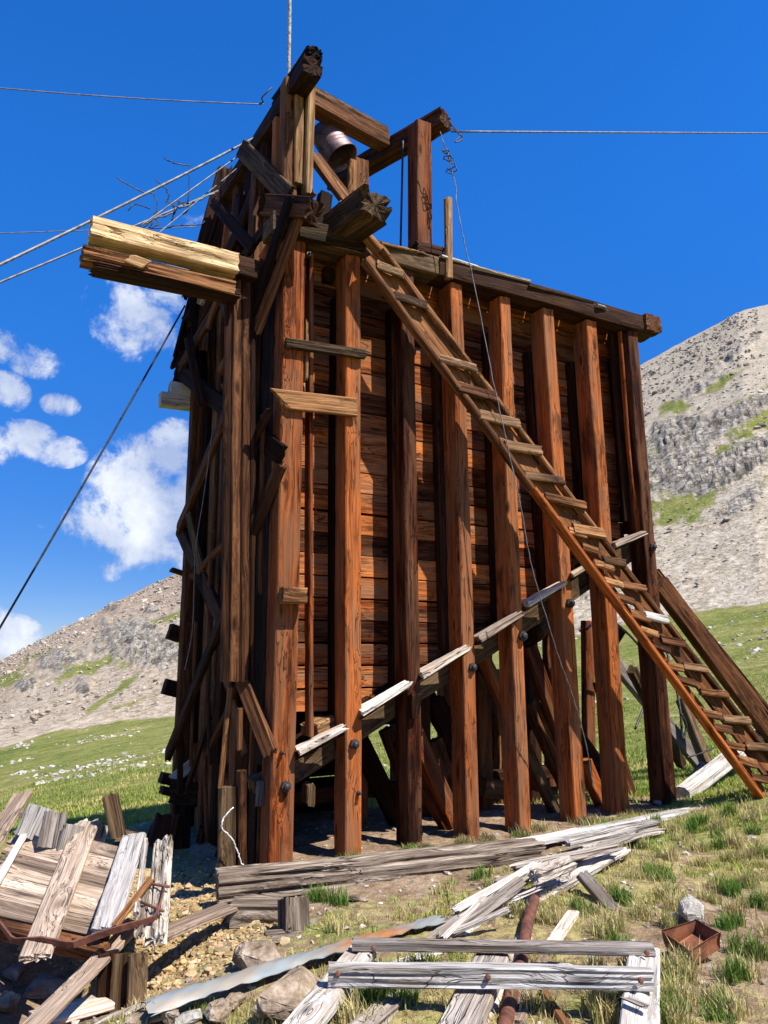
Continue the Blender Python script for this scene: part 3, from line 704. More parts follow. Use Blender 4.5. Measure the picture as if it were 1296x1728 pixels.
for k in range(16):
    py = 1420-k*66+rl.uniform(-20, 20); x0 = rl.uniform(330, 440); dy = rl.uniform(60, 150)*rl.choice((-1, 1)); x1 = x0+rl.choice((-1, 1))*rl.uniform(25, 70)
    vv = rl.uniform(.3, 1.4); x0, x1 = max(318, x0), min(455, max(318, x1))
    T('side_brace', at(x0, py, 'v', .25+(440-x0)*.013), at(x1, py-dy, 'v', .25+(440-x1)*.013), .05, rl.uniform(.06, .13), rl.choice((DARK, BROWN, BROWN, OLIVE)), BIN, W+V*.3, n=5, groove=.008, rag=(.02, .05))
for (a, b, c, d) in [(462, 1225, 440, 1330), (428, 1180, 424, 1330), (345, 1270, 350, 1420), (355, 1290, 352, 1180), (444, 700, 440, 1000), (330, 1050, 322, 1290), (440, 1340, 436, 1462), (356, 900, 352, 1100)]:
    T('batten', at(a, b, 'v', .3+(440-a)*.012), at(c, d, 'v', .3+(440-c)*.012), rl.uniform(.03, .06), .05, rl.choice((BROWN, TREAD, DARK)), BIN, NV, n=4, rag=(.02, .03))
# stubs poking out at the back-left corner
for (a, b, c, h, m) in [(285, 1065, 306, .15, DARK), (277, 1158, 303, .15, DARK), (289, 961, 310, .04, DARK), (271, 1312, 306, .1, DARK), (272, 1333, 306, .07, DARK), (270, 674, 322, .14, PALE), (286, 655, 324, .13, GREY)]:
    T('beam_stub', at(a, b, 'v', 2.46), at(c, b+7, 'v', 2.46), .16, h*1.15, m, BIN, W, n=4, rag=(.004, .004))
T('beam_stub', at(290, 1334, 'v', 2.1), at(336, 1340, 'v', 2.0), .14, .24, OLIVE, BIN, W, rag=(.03, .03), wane=.02)
T('beam_stub', at(292, 1316, 'v', 2.2), at(330, 1285, 'v', 2.1), .12, .12, GREY, BIN, W, rag=(.02, .02))
for x, y0, y1 in ((304, 1252, 1340), (330, 1254, 1352)):
    T('batten', at(x, y1, 'v', 2.0), at(x, y0, 'v', 2.0), .06, .05, BROWN, BIN, NV, n=3)
T('batten', at(372, 1330, 'v', .5), at(389, 1160, 'v', .5), .05, .05, TREAD, BIN, NV, n=3)
T('batten', at(404, 1265, 'v', .2), at(405, 1195, 'v', .2), .05, .05, BROWN, BIN, NV, n=3)
T('side_board', at(383, 1470, 'v', .12), at(384, 1328, 'v', .12), .15, .06, OLIVE, BIN, NV, n=4, rag=(.01, .01))
T('side_board', at(407, 1470, 'v', .1), at(407, 1300, 'v', .1), .07, .1, BROWN, BIN, NV, n=4)
T('side_board', at(438, 1360, 'v', .2), at(440, 1318, 'v', .2), .07, .05, GREY, BIN, NV, n=4)
T('side_board', at(520, 1355, 'v', .12), at(521, 1322, 'v', .12), .08, .14, OLIVE, BIN, NV, n=4, rag=(.03, .03), wane=.03)
# torn dark boards along the upper left edge
rj = random.Random(11)
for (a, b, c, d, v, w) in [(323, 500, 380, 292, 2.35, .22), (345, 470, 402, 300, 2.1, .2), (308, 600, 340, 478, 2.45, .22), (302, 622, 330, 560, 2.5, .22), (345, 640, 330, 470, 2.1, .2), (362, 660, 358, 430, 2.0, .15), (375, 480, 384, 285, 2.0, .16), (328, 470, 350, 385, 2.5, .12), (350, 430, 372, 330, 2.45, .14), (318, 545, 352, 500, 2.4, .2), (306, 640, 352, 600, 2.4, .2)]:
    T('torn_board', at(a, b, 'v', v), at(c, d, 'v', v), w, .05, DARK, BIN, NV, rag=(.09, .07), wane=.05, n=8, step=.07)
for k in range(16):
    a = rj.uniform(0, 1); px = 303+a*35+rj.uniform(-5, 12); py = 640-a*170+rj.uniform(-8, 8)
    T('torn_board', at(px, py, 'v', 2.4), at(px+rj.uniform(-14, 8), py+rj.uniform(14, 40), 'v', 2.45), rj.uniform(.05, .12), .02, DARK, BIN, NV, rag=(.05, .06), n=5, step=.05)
T('torn_board', at(338, 512, 'v', 1.95), at(349, 488, 'v', 1.95), .09, .04, TAN, BIN, NV, rag=(.03, .03))  # this tan piece and the next stand in for sunlit glimpses
T('torn_board', at(343, 590, 'v', 1.95), at(345, 562, 'v', 1.95), .1, .04, TAN, BIN, NV, rag=(.03, .03))
T('torn_board', at(378, 420, 'v', 1.85), at(384, 374, 'v', 1.85), .07, .04, RED, BIN, NV, rag=(.03, .03))
T('torn_board', at(448, 440, 'v', .35), at(462, 418, 'v', .35), .16, .04, RED, BIN, NV, rag=(.03, .03))
# ---- headframe on top
T('tower_post', at(485, 372, 'v', .06), at(488, 140, 'v', .06), .14, .16, BROWN, BIN, NV, n=5)
T('tower_post', at(503, 312, 'v', -.02), at(504, 110, 'v', -.02), .10, .08, PINE, BIN, NV, n=5, step=.08)
T('tower_post', at(517, 332, 'v', -.05), at(523, 152, 'v', -.05), .075, .14, PINE, BIN, NV, n=5)
T('tower_post', at(505, 380, 'v', .12), at(513, 150, 'v', .12), .16, .16, DARK, BIN, NV, n=5)
T('tower_post', at(472, 330, 'v', .35), at(474, 205, 'v', .35), .16, .1, RED, BIN, NV, n=5)
T('tower_post', at(452, 400, 'v', .9), at(453, 215, 'v', .9), .18, .18, DARK, BIN, NV, n=5)
T('tower_post', at(425, 420, 'v', 1.3), at(428, 262, 'v', 1.3), .15, .18, DARK, BIN, NV, n=5)
T('tower_post', at(402, 430, 'v', 1.7), at(404, 290, 'v', 1.7), .12, .18, BROWN, BIN, NV, n=5)
T('tower_beam', at(527, 112, 'v', -.42), at(437, 252, 'v', 1.25), .20, .2, DARK, BIN, W, groove=.015, n=6, rag=(.03, .03), wane=.02)
T('tower_beam', at(531, 88, 'v', -.42), at(470, 175, 'v', .5), .16, .12, DARK, BIN, W, groove=.012, n=6, rag=(.03, .05), wane=.02)
T('tower_beam', at(486, 175, 'v', .3), at(384, 330, 'v', 2.0), .18, .17, DARK, BIN, W, n=5, wane=.02)
T('tower_beam', at(517, 168, 'z', 7.42), at(648, 238, 'z', 7.5), .2, .2, BROWN, BIN, W, n=7, groove=.016, rag=(.01, .01))
T('tower_beam', at(520, 150, 'z', 7.62), at(650, 222, 'z', 7.62), .12, .07, OLIVE, BIN, W, n=6, groove=.012)
T('tower_beam', at(752, 200, 'z', 7.5), at(560, 312, 'z', 7.4), .2, .21, BROWN, BIN, W, n=7, groove=.016, rag=(.02, .02))
T('tower_post', at(709, 418, 'v', .08), at(708, 214, 'v', .08), .19, .22, RED, BIN, NV, n=7, groove=.014)
T('tower_post', at(607, 400, 'v', .55), at(606, 273, 'v', .55), .18, .14, BROWN, BIN, NV, n=6)
T('tower_post', at(593, 330, 'v', .4), at(595, 272, 'v', .4), .1, .07, TREAD, BIN, NV, n=6)
T('tower_post', at(540, 390, 'v', .5), at(548, 330, 'v', .5), .14, .14, DARK, BIN, NV, n=6)
T('tower_foot', at(694, 424, 'v', .1), at(740, 434, 'v', .1), .28, .12, DARK, BIN, W, n=6, rag=(.02, .03), wane=.02)
T('tower_brace', at(528, 262, 'v', .3), at(596, 352, 'v', -.05), .2, .07, TREAD, BIN, W+NV, n=6, groove=.01)
# ---- braces under and behind the hopper
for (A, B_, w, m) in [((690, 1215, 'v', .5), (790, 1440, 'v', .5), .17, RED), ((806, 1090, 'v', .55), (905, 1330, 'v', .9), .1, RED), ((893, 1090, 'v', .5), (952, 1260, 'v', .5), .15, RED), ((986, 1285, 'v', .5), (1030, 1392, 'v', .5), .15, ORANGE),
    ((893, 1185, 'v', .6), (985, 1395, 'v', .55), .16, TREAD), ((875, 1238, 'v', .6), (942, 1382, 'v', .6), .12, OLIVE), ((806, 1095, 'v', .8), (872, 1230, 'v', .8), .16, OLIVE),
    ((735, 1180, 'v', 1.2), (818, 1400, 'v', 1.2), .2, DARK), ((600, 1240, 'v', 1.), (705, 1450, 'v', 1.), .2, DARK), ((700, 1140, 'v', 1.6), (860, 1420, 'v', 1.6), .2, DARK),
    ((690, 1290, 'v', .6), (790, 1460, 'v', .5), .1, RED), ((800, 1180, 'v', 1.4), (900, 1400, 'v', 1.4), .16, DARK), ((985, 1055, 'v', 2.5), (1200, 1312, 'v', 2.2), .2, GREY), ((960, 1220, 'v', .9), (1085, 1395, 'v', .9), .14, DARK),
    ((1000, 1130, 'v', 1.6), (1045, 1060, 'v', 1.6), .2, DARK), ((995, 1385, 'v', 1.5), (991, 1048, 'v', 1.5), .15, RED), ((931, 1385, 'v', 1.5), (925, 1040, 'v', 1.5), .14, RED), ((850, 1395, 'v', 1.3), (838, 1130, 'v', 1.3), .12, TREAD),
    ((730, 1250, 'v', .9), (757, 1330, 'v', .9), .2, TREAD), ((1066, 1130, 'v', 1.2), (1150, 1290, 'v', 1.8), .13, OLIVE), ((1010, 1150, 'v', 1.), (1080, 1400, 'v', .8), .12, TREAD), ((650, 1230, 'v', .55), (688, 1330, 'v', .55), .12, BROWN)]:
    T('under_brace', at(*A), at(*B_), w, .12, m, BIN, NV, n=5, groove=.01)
for i, (u, m) in enumerate([(-.15, DARK), (.5, DARK), (1.1, DARK), (1.75, DARK), (2.45, BROWN), (3.15, RED), (3.75, RED), (4.45, RED)]):
    T('back_post', (u, 2.33, -.3), (u, 2.33, 5.6), .19, .2, m, BIN, NV, bow=.01, n=5)
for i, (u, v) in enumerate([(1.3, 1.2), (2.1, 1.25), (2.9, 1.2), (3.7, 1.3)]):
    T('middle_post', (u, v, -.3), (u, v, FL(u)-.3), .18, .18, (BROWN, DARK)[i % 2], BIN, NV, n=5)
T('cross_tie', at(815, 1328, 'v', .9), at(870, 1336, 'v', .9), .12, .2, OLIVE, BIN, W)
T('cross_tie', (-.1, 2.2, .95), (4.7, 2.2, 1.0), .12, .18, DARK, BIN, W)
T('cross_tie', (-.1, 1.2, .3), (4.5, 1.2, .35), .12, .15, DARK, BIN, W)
for k in range(5):
    T('dark_backing', (-.2, 2.2, .0+k*.21), (1.9-.1*k, 2.2, .02+k*.21), .05, .2, DARK, BIN, W, n=3)  # dark boards added so the lower left bays look black inside
for k in range(4):
    T('side_board', (.05, .4, .05+k*.21), (.05, 2.2, .0+k*.21), .05, .2, DARK, BIN, W, n=3)
# rear right raking braces
T('raking_brace', at(1112, 985, 'v', .9), at(1318, 1262, 'v', .9), .15, .26, BROWN, BIN, W, n=6, groove=.014)  # browner wood puts the shade of its underside into the colour
T('raking_brace', at(1100, 965, 'v', 1.1), at(1318, 1235, 'v', 1.1), .2, .12, TREAD, BIN, W, n=6, groove=.014, wane=.02)
T('raking_brace', at(1150, 1180, 'v', 2.2), at(1200, 1310, 'v', 1.8), .16, .14, OLIVE, BIN, W, n=6)
tube('roller', [X(4.85, .35, 3.05), X(4.85, .36, 3.05), X(4.86, .9, 3.05)], [.12, .16, .15], DARK, BIN, 12, smooth=False)
tube('roller', [X(3.35, .8, 1.95), X(3.4, .81, 1.97), X(3.7, 1.0, 2.1)], [.1, .12, .12], DARK, BIN, 12, smooth=False)

# ------------------------------------------------------------------ stair-ladder leaning on the bin
LA = lambda py: -.16-.62*(py-440)/900.     # how far in front of the wall at that height of the climb
LAD = thing('ladder', 'steep plank ladder with nailed cleats leaning diagonally across the front of the ore bin', 'ladder', ground(1278, 1345))
nL = V*-1+W*.25
def lp(x, y): return at(x, y, 'v', LA(y))
T('side_rail', lp(895, 826)+NV*.03, lp(1281, 1348)+NV*.03, .06, .10, ORANGE, LAD, nL, groove=.006, n=4, bow=.004)
T('side_rail', lp(612, 441)+NV*.02, lp(897, 829)+NV*.02, .06, .10, BROWN, LAD, nL, groove=.006, n=4, bow=.004)
T('side_rail', lp(570, 345), lp(640, 425), .07, .12, TREAD, LAD, nL, groove=.006, n=4)
A1, B1 = lp(624, 432), lp(960, 888)
T('tread_board', lp(626, 430)+V*.03, lp(1000, 930)+V*.03, .29, .035, BOARD, LAD, nL, n=6, groove=.008)
T('tread_board', lp(930, 862)+V*.028, lp(1292, 1345)+V*.028, .18, .035, BOARD, LAD, nL, n=6, groove=.008)
T('tread_board', lp(975, 872)+V*.035, lp(1312, 1318)+V*.035, .21, .035, BOARD, LAD, nL, n=6, groove=.008, rag=(.06, .01))
T('back_rail', lp(640, 415)+V*.0, lp(1004, 895)+V*.0, .06, .08, TREAD, LAD, nL, n=4, groove=.006)
T('back_rail', lp(1000, 885)+V*.03, lp(1322, 1302)+V*.03, .06, .08, TREAD, LAD, nL, n=4, groove=.006)
cl = [(632, 450, 676, 466, 1), (662, 502, 716, 519, 1), (736, 607, 798, 624, 1), (768, 656, 834, 673, 1), (804, 701, 870, 717, 1), (848, 753, 908, 763, 1), (880, 803, 945, 813, 1), (915, 840, 982, 855, 1), (962, 893, 1014, 902, 1),
      (1013, 945, 1050, 952, 2), (1046, 987, 1084, 994, 2), (1083, 1038, 1120, 1046, 2), (1110, 1079, 1150, 1086, 2), (1147, 1123, 1187, 1129, 2), (1176, 1167, 1222, 1172, 2), (1214, 1212, 1259, 1216, 2), (1252, 1259, 1300, 1263, 2), (1292, 1307, 1336, 1310, 2),
      (955, 895, 984, 904, 3), (978, 923, 1004, 932, 3), (997, 950, 1029, 960, 3), (1014, 979, 1047, 989, 3), (1034, 1006, 1064, 1016, 3), (1058, 1034, 1091, 1044, 3), (1075, 1061, 1104, 1071, 3), (1096, 1087, 1125, 1098, 3), (1121, 1122, 1147, 1128, 3),
      (1137, 1145, 1168, 1154, 3), (1180, 1202, 1211, 1209, 3), (1198, 1225, 1228, 1232, 3), (1219, 1255, 1249, 1261, 3), (1240, 1281, 1271, 1289, 3), (1262, 1310, 1292, 1316, 3)]
rc = random.Random(4)
for (a, b, c, d, k) in cl:
    off = NV*(.045 if k == 1 else .04)
    h = rc.uniform(.10, .13) if k == 1 else rc.uniform(.075, .10)
    m = TREAD if k == 3 else (CLEAT if rc.random() < .6 else GREY if k == 2 and rc.random() < .5 else TREAD)
    T('cleat', lp(a, b)+off, lp(c, d)+off, .04 if k == 3 else .045, h, m, LAD, W+NV*-.35, n=5, groove=.01, rag=(.008, .015), step=.06)

# ------------------------------------------------------------------ bucket in the headframe
def bucket():
    A = at(544, 222, 't', 8.45); B_ = at(577, 266, 't', 8.35)
    L = (B_-A).length; M = frame(A, B_, W); n = 28; vs = []; fs = []
    prof = [(0, .02), (0, .15)]
    for k in range(25): prof.append((.01+L*k/24, .152+.03*k/24+(.006 if k % 3 == 0 and 3 < k < 19 else 0)))
    prof += [(L+.01, .19), (L+.005, .178)]
    for k in range(5): prof.append((L*(1-(k+1)/5.)+.012, .174-.02*(k+1)/5))
    prof.append((.012, .01))
    for (x, r) in prof:
        for j in range(n):
            a = 2*math.pi*j/n; vs.append((x, r*math.cos(a)*(1.0+.05*math.sin(2*a)), r*math.sin(a)))
    for i in range(len(prof)-1):
        for j in range(n):
            a = i*n+j; b = i*n+(j+1) % n; fs.append((a, a+n, b+n, b))
    t = thing('bucket', 'rusty ribbed metal can hanging mouth down inside the headframe', 'can', A)
    link('can_body', mesh('can_body', vs, fs, True), CANM, t, M)
    tube('bail', smooth_path([A+Vector((-.16, 0, 0)), A+Vector((-.14, 0, .12)), A+Vector((0, 0, .2)), A+Vector((.12, 0, .1)), A+Vector((.15, 0, 0))]), .008, STEEL, t, 6)
bucket()

# ------------------------------------------------------------------ cables and wires
def cable(pts, rad, mat, label, cat='cable', name='cable', jit=0, k=8, twist=None, group=None, seg=6):
    o = tube(name, smooth_path(pts, k, jit, seed=len(label)), rad, mat, None, seg, twist=twist); setp(o, label, cat, group); return o
def rope(pa, pb, rad, mat, label, sag=0, name='cable', tw=True):
    A = pt(pa); B_ = pt(pb); n = int((B_-A).length/.02) if tw else 30
    n = min(n, 900); ps = [A.lerp(B_, i/n)-W*sag*4*(i/n)*(1-i/n) for i in range(n+1)]
    o = tube(name, ps, rad, mat, None, 8 if tw else 6, twist=.55 if tw else None); setp(o, label, 'cable'); return o
T1 = at(445, 176, 'v', .9)
rope(T1, at(-260, 122, 'v', 1.5), .0065, STEEL, 'thin taut wire running left from the headframe at the top of the sky', .05, tw=False)
cable([at(437, 176, 'v', .88), at(444, 172, 'v', .85), at(442, 165, 'v', .83), at(452, 154, 'v', .8), at(459, 148, 'v', .8)], .009, BLACKIRON, 'bent black hook at the end of the uppermost left wire', 'hook', 'hook', k=5)
rope(at(432, 231, 'v', 1.1), at(-220, 550, 'v', -.6), .013, STEEL, 'thick twisted steel cable, uppermost of the cables fanning down left', .03)
rope(at(436, 239, 'v', 1.1), at(236, 382, 'v', .5), .0075, STEEL, 'straight steel cable from the headframe down to the wire knots above the cantilever beams', 0, tw=False)
rope(at(400, 284, 'v', 1.4), at(262, 398, 'v', .4), .0065, STEEL, 'lower thin steel cable ending on top of the cantilever beams', 0, tw=False)
rope(at(368, 322, 'v', 1.8), at(-200, 560, 'v', .6), .0105, STEEL, 'bright smooth cable passing behind the cantilever beams to the left edge', 0.0, tw=False)
rope(at(330, 383, 'v', 2.0), at(-200, 400, 'v', 2.4), .006, STEEL, 'very thin level wire left of the cantilever beams', 0, tw=False)
rope(at(312, 516, 'v', 2.3), at(-120, 1262, 'v', 1.9), .011, BLACKIRON, 'dark guy wire slanting down left in front of the big cloud', .04, tw=False)
rope(at(762, 222, 'v', .0), at(1700, 227, 'v', 1.), .0115, STEEL, 'level steel cable running right across the sky from the headframe', .0, tw=False)
rope(at(527, 221, 'v', .5), at(566, 223, 'v', .5), .012, STEEL, 'short steel cable holding the can in the headframe', 0, tw=False)
rope(at(486, 215, 'v', .30), at(490, -60, 'v', .1), .019, ROPE, 'pale speckled rope rising straight up from the headframe out of the picture', 0)
rope(at(680, 238, 'v', .3), at(676, 416, 'v', .25), .012, BLACKIRON, 'dark cable hanging down inside the headframe left of the tall post', 0, tw=False)
cable([at(743, 222, 'v', -.3), at(749, 243, 'v', -.3), at(757, 262, 'v', -.3), at(762, 288, 'v', -.3), at(769, 312, 'v', -.32), at(771, 345, 'v', -.33), at(784, 410, 'v', -.35), at(800, 480, 'v', -.38), at(832, 640, 'v', -.45), at(860, 770, 'v', -.5), at(880, 860, 'v', -.55), at(898, 960, 'v', -.55), at(935, 1085, 'v', -.5), at(968, 1180, 'v', -.45), at(990, 1260, 'v', -.4), at(1001, 1330, 'v', -.35)], .0055, STEEL, 'long slack wire dangling from the headframe past the ladder to the ground', 'wire', 'wire', jit=.003)
for i, (c, s) in enumerate([((752, 255), 1), ((762, 285), 2), ((757, 266), 3)]):
    r = random.Random(i); P0 = at(c[0], c[1], 'v', -.3)
    cable([P0+Vector((r.uniform(-.06, .06), r.uniform(-.05, .05), r.uniform(-.05, .05))) for _ in range(8)], .005, BLACKIRON, ['small wire knot at the top of the slack wire by the right beam end', 'spiky wire knot lowest on the slack wire', 'tight wire knot in the middle of the slack wire splice'][i], 'wire', 'wire_knot')
cable([at(762, 210, 'v', -.2), at(775, 228, 'v', -.2), at(768, 240, 'v', -.2), at(781, 233, 'v', -.2), at(763, 216, 'v', -.2)], .007, BLACKIRON, 'bent iron hook on the end of the right headframe beam', 'hook', 'hook')
# tangles of snapped wire above the cantilever beams
for i, (path, v) in enumerate([([(245, 378), (262, 368), (285, 362), (300, 352), (318, 346), (340, 335), (362, 326)], .9), ([(242, 384), (258, 374), (255, 385), (268, 378), (262, 368)], .9),
        ([(292, 350), (305, 343), (318, 352), (308, 362), (322, 346), (300, 340)], .95), ([(196, 298), (214, 310), (236, 322), (258, 328), (266, 345), (260, 362)], .9),
        ([(263, 302), (275, 315), (285, 330), (280, 342)], .95), ([(318, 290), (320, 315), (317, 345)], .95), ([(277, 265), (285, 272), (300, 277), (322, 280)], .95),
        ([(215, 356), (225, 346), (240, 347), (252, 352)], .9), ([(250, 384), (280, 384), (310, 380), (338, 379), (345, 373)], 1.), ([(285, 340), (295, 352), (290, 372), (296, 358)], .9)]):
    cable([at(x, y, 'v', v) for x, y in path], .006 if i else .009, BLACKIRON if i not in (0,) else STEEL,
          ['splice of twisted wire strands above the cantilever beams', 'small wire knot nearest the cantilever beam end', 'dense barbed wire knot in the middle of the cables', 'long curling broken wire against the blue sky, leftmost', 'short curling broken wire between the two upper cables', 'straight upright broken wire between the cables', 'topmost pale curling broken wire above the thick cable', 'faint curled wire just above the cantilever beams', 'wire with twisted barbs close above the beams', 'bent wire crossing the middle knot'][i], 'wire', 'broken_wire', jit=.004, k=5)
cable([at(393, 1363, 'v', -.02), at(377, 1382, 'v', -.02), at(375, 1398, 'v', -.02), at(392, 1416, 'v', -.02), at(403, 1442, 'v', -.02), at(412, 1468, 'v', -.04)], .006, WIREWHITE, 'bright bent wire hanging on the shaded board left of the first post', 'wire', 'wire', jit=.003)
cable([at(362, 700, 'v', 1.), at(345, 830, 'v', 1.), at(330, 930, 'v', 1.2), at(325, 1060, 'v', 1.4), at(312, 1130, 'v', 1.5)], .005, STEEL, 'thin slack wire hanging down the shaded left side', 'wire', 'wire')
cable([at(1150, 1205, 'v', .4), at(1158, 1225, 'v', .5), at(1152, 1245, 'v', .5), at(1145, 1180, 'v', .6), at(1120, 1080, 'v', .9)], .016, BLACKIRON, 'black hose looping right of the last post', 'hose', 'hose', k=10)
cable([at(990, 1062, 'v', .5), at(1010, 1046, 'v', .7), at(1035, 1048, 'v', .9), at(1085, 1100, 'v', 1.), at(1095, 1160, 'v', .9), at(1072, 1230, 'v', .7)], .016, BLACKIRON, 'black cable looping behind the second post from the right', 'cable', 'cable', k=10)
cable([at(1205, 1262, 'v', .8), at(1180, 1272, 'v', .8), at(1160, 1278, 'v', .8)], .01, BLACKIRON, 'thin dark wire sticking out under the ladder near the bleached log', 'wire', 'wire')

# ------------------------------------------------------------------ logs and fallen timbers
def G(px, py, dz=0): return ground(px, py, dz)
def ob(name, A, B_, w, h, m, label, cat, hint=W, group=None, **k):
    o = T(name, A, B_, w, h, m, None, hint, **k); return setp(o, label, cat, group)
ob('squared_log', at(366, 1496, 'z', .02), at(905, 1440, 'z', .07), .22, .22, LOG, 'long cracked squared log lying in front of the ore bin posts', 'log', n=9, groove=.03, step=.07, rag=(.012, .05), wane=.02, chamf=.02)
ob('fallen_plank', at(858, 1428, 'z', .08), at(1200, 1362, 'z', .12), .14, .07, GREY, 'long bleached plank on the grass behind the right end of the cracked log', 'plank', n=6, groove=.015, rag=(.05, .05), wane=.02)
B0 = G(497, 1570)
ob('wood_block', at(496, 1572, 't', 5.0), at(495, 1516, 't', 5.1), .17, .16, LOG, 'upright wooden block propping the left end of the cracked log', 'block', hint=V, n=6, groove=.012)
ob('wood_block', at(392, 1540, 't', 5.35), at(474, 1540, 't', 5.35), .2, .16, LOG, 'dark board lying in shade under the left end of the cracked log', 'block', n=6, groove=.02)
ob('wood_block', at(448, 1588, 't', 4.85), at(548, 1582, 't', 4.95), .16, .085, LOG, 'short flat timber lying below the upright block', 'block', n=6, groove=.012)
ob('bleached_log', at(1150, 1343, 'z', .14), at(1330, 1205, 'v', 1.6), .2, .2, PALE, 'thick bleached log on the grass behind the foot of the ladder', 'log', n=5, chamf=.06, groove=.01, taper=1.1)
pile = [('split_plank', (868, 1466, .26), (1040, 1428, .3), .1, .06, 'thin split plank on top of the pile, nearest the cracked log'),
        ('split_plank', (960, 1424, .2), (1108, 1388, .22), .09, .07, 'forked weathered splinter at the far end of the plank pile'),
        ('split_plank', (772, 1540, .14), (905, 1462, .3), .09, .07, 'upper left grey split timber with a rotten end'),
        ('split_plank', (742, 1585, .1), (872, 1493, .25), .09, .07, 'second split timber, rust stained along its edge'),
        ('split_plank', (705, 1595, .06), (880, 1470, .22), .07, .05, 'leftmost narrow split plank of the pile'),
        ('split_plank', (800, 1576, .05), (1045, 1434, .22), .17, .05, 'widest plank of the pile with rows of bent nails'),
        ('split_plank', (903, 1478, .3), (958, 1456, .3), .1, .1, 'short squared chunk lying on the pile'),
        ('split_plank', (840, 1490, .22), (1075, 1408, .24), .1, .05, 'long middle plank leading up to the grass edge'),
        ('split_plank', (985, 1430, .18), (1115, 1402, .2), .08, .05, 'lowest far splinter ending in the grass'),
        ('split_plank', (690, 1640, .02), (800, 1560, .1), .08, .05, 'near end of a split plank under the frame')]
for i, (n_, a, b, w, h, lab) in enumerate(pile):
    o = ob(n_, at(a[0], a[1], 'z', a[2]-.1), at(b[0], b[1], 'z', b[2]-.1), w, h, (PALE, GREY, PALE)[i % 3], lab, 'plank', n=6, groove=.016, rag=(.05, .07), wane=.02, step=.07, group='weathered split planks piled beside the log')
    if 'nails' in lab:
        A = at(a[0], a[1], 'z', a[2]-.1); B_ = at(b[0], b[1], 'z', b[2]-.1)
        for k in range(12):
            P_ = A.lerp(B_, .04+k*.05)+W*.025; P_ = P_+Vector((.03*math.sin(k*2.3), .03*math.cos(k*3.1), 0))
            tube('nail', [P_-W*.01, P_+W*.05, P_+W*.06+Vector((.015, 0, 0))], .003, RUST, o, 5)
ob('fallen_plank', at(984, 1478, 'z', .12), at(1036, 1538, 'z', .0), .1, .06, GREY, 'small dark grey plank stuck slanting in the grass right of the pile', 'plank', n=5, rag=(.02, .03), groove=.01)
ob('fallen_plank', at(967, 1541, 'z', .02), at(930, 1595, 'z', .02), .08, .04, DECK, 'small tan board on the ground between the pile and the frame', 'plank', n=4)
rq = random.Random(21)
for i in range(7):
    t = rq.uniform(0, 1); x0 = 720+t*250+rq.uniform(-20, 20); y0 = 1588-t*135+rq.uniform(-8, 14)
    o = ob('splinter', at(x0, y0, 'z', .03), at(x0+rq.uniform(50, 130), y0-rq.uniform(28, 70), 'z', rq.uniform(.06, .14)), rq.uniform(.025, .06), rq.uniform(.015, .035), (PALE, GREY, DECK)[i % 3],
       ['long thin splinter lying lowest on the pile of split planks', 'short loose splinter at the middle of the split plank pile', 'pale thin splinter near the far end of the plank pile', 'grey loose splinter beside the nailed plank of the pile', 'tan splinter slanting across the split planks', 'narrow bleached splinter at the near end of the plank pile', 'small dark splinter half under the split planks'][i], 'splinter', n=4, rag=(.04, .05), groove=.008, group='loose splinters on the plank pile')
# pipe
o = tube('rusty_pipe', smooth_path([at(902, 1518, 'z', .06), at(890, 1560, 'z', .05), at(880, 1620, 'z', .03), at(868, 1660, 'z', .02), at(853, 1728, 'z', .0), at(835, 1800, 'z', -.0)], 6), .036, RUST, None, 14)
setp(o, 'rusty iron pipe running under the wooden frame', 'pipe')

# wooden frame lying in the foreground
FR = thing('wooden_frame', 'bleached bolted timber frame of two long rails lying across legs in the foreground', 'frame', at(830, 1690, 'z', 0))
R1 = T('rail', at(595, 1594, 'z', .12), at(1102, 1602, 'z', .12), .085, .062, GREY, FR, W, n=8, groove=.014, step=.06, wane=.01)
R2 = T('rail', at(555, 1643, 'z', .17), at(1100, 1652, 'z', .17), .07, .11, GREY, FR, W, n=8, groove=.014, step=.06, wane=.01)
for A, B_, w in [((618, 1600, 'z', .05), (488, 1760, 'z', .1), .16), ((832, 1618, 'z', .05), (758, 1775, 'z', .08), .19), ((1088, 1606, 'z', .06), (1076, 1775, 'z', .1), .17)]:
    T('leg', at(*A), at(*B_), w, .07, PALE, FR, W, n=8, groove=.012, step=.06)
T('leg', at(715, 1650, 'z', .0), at(585, 1760, 'z', .02), .13, .06, PALE, FR, W, n=8, groove=.02, wane=.02, step=.06, rag=(.05, .02))
T('leg', at(885, 1585, 'z', .0), at(800, 1745, 'z', -.02), .1, .05, DECK, FR, W, n=5)
T('leg', at(925, 1600, 'z', .0), at(868, 1730, 'z', -.02), .1, .05, DECK, FR, W, n=5)
for (x, y, R_) in [(571, 1633, R2), (822, 1638, R2), (1077, 1644, R2), (630, 1590, R1), (1087, 1597, R1)]:
    A = at(x, y+6, 'z', .18 if R_ is R2 else .13)+Vector((0, -.03 if R_ is R2 else -.038, 0)); tube('bolt', [A, A+Vector((0, -.012, .003)), A+Vector((0, -.018, .004))], [.014, .014, .008], RUST, R_, 8, smooth=False)
ob('fallen_plank', at(640, 1640, 'z', -.02), at(760, 1600, 'z', .0), .09, .04, PALE, 'split weathered plank on the ground between the two rails', 'plank', n=6, rag=(.04, .05), groove=.012)
ob('fallen_plank', at(905, 1660, 'z', .0), at(960, 1740, 'z', .0), .05, .05, BROWN, 'thin dark stick in the shade under the frame', 'plank', n=4)
ob('wood_chip', at(1058, 1684, 'z', .16), at(1090, 1698, 'z', .16), .05, .012, GREY, 'small loose wood chip lying on the right leg of the frame', 'wood chip', n=4, rag=(.02, .02))

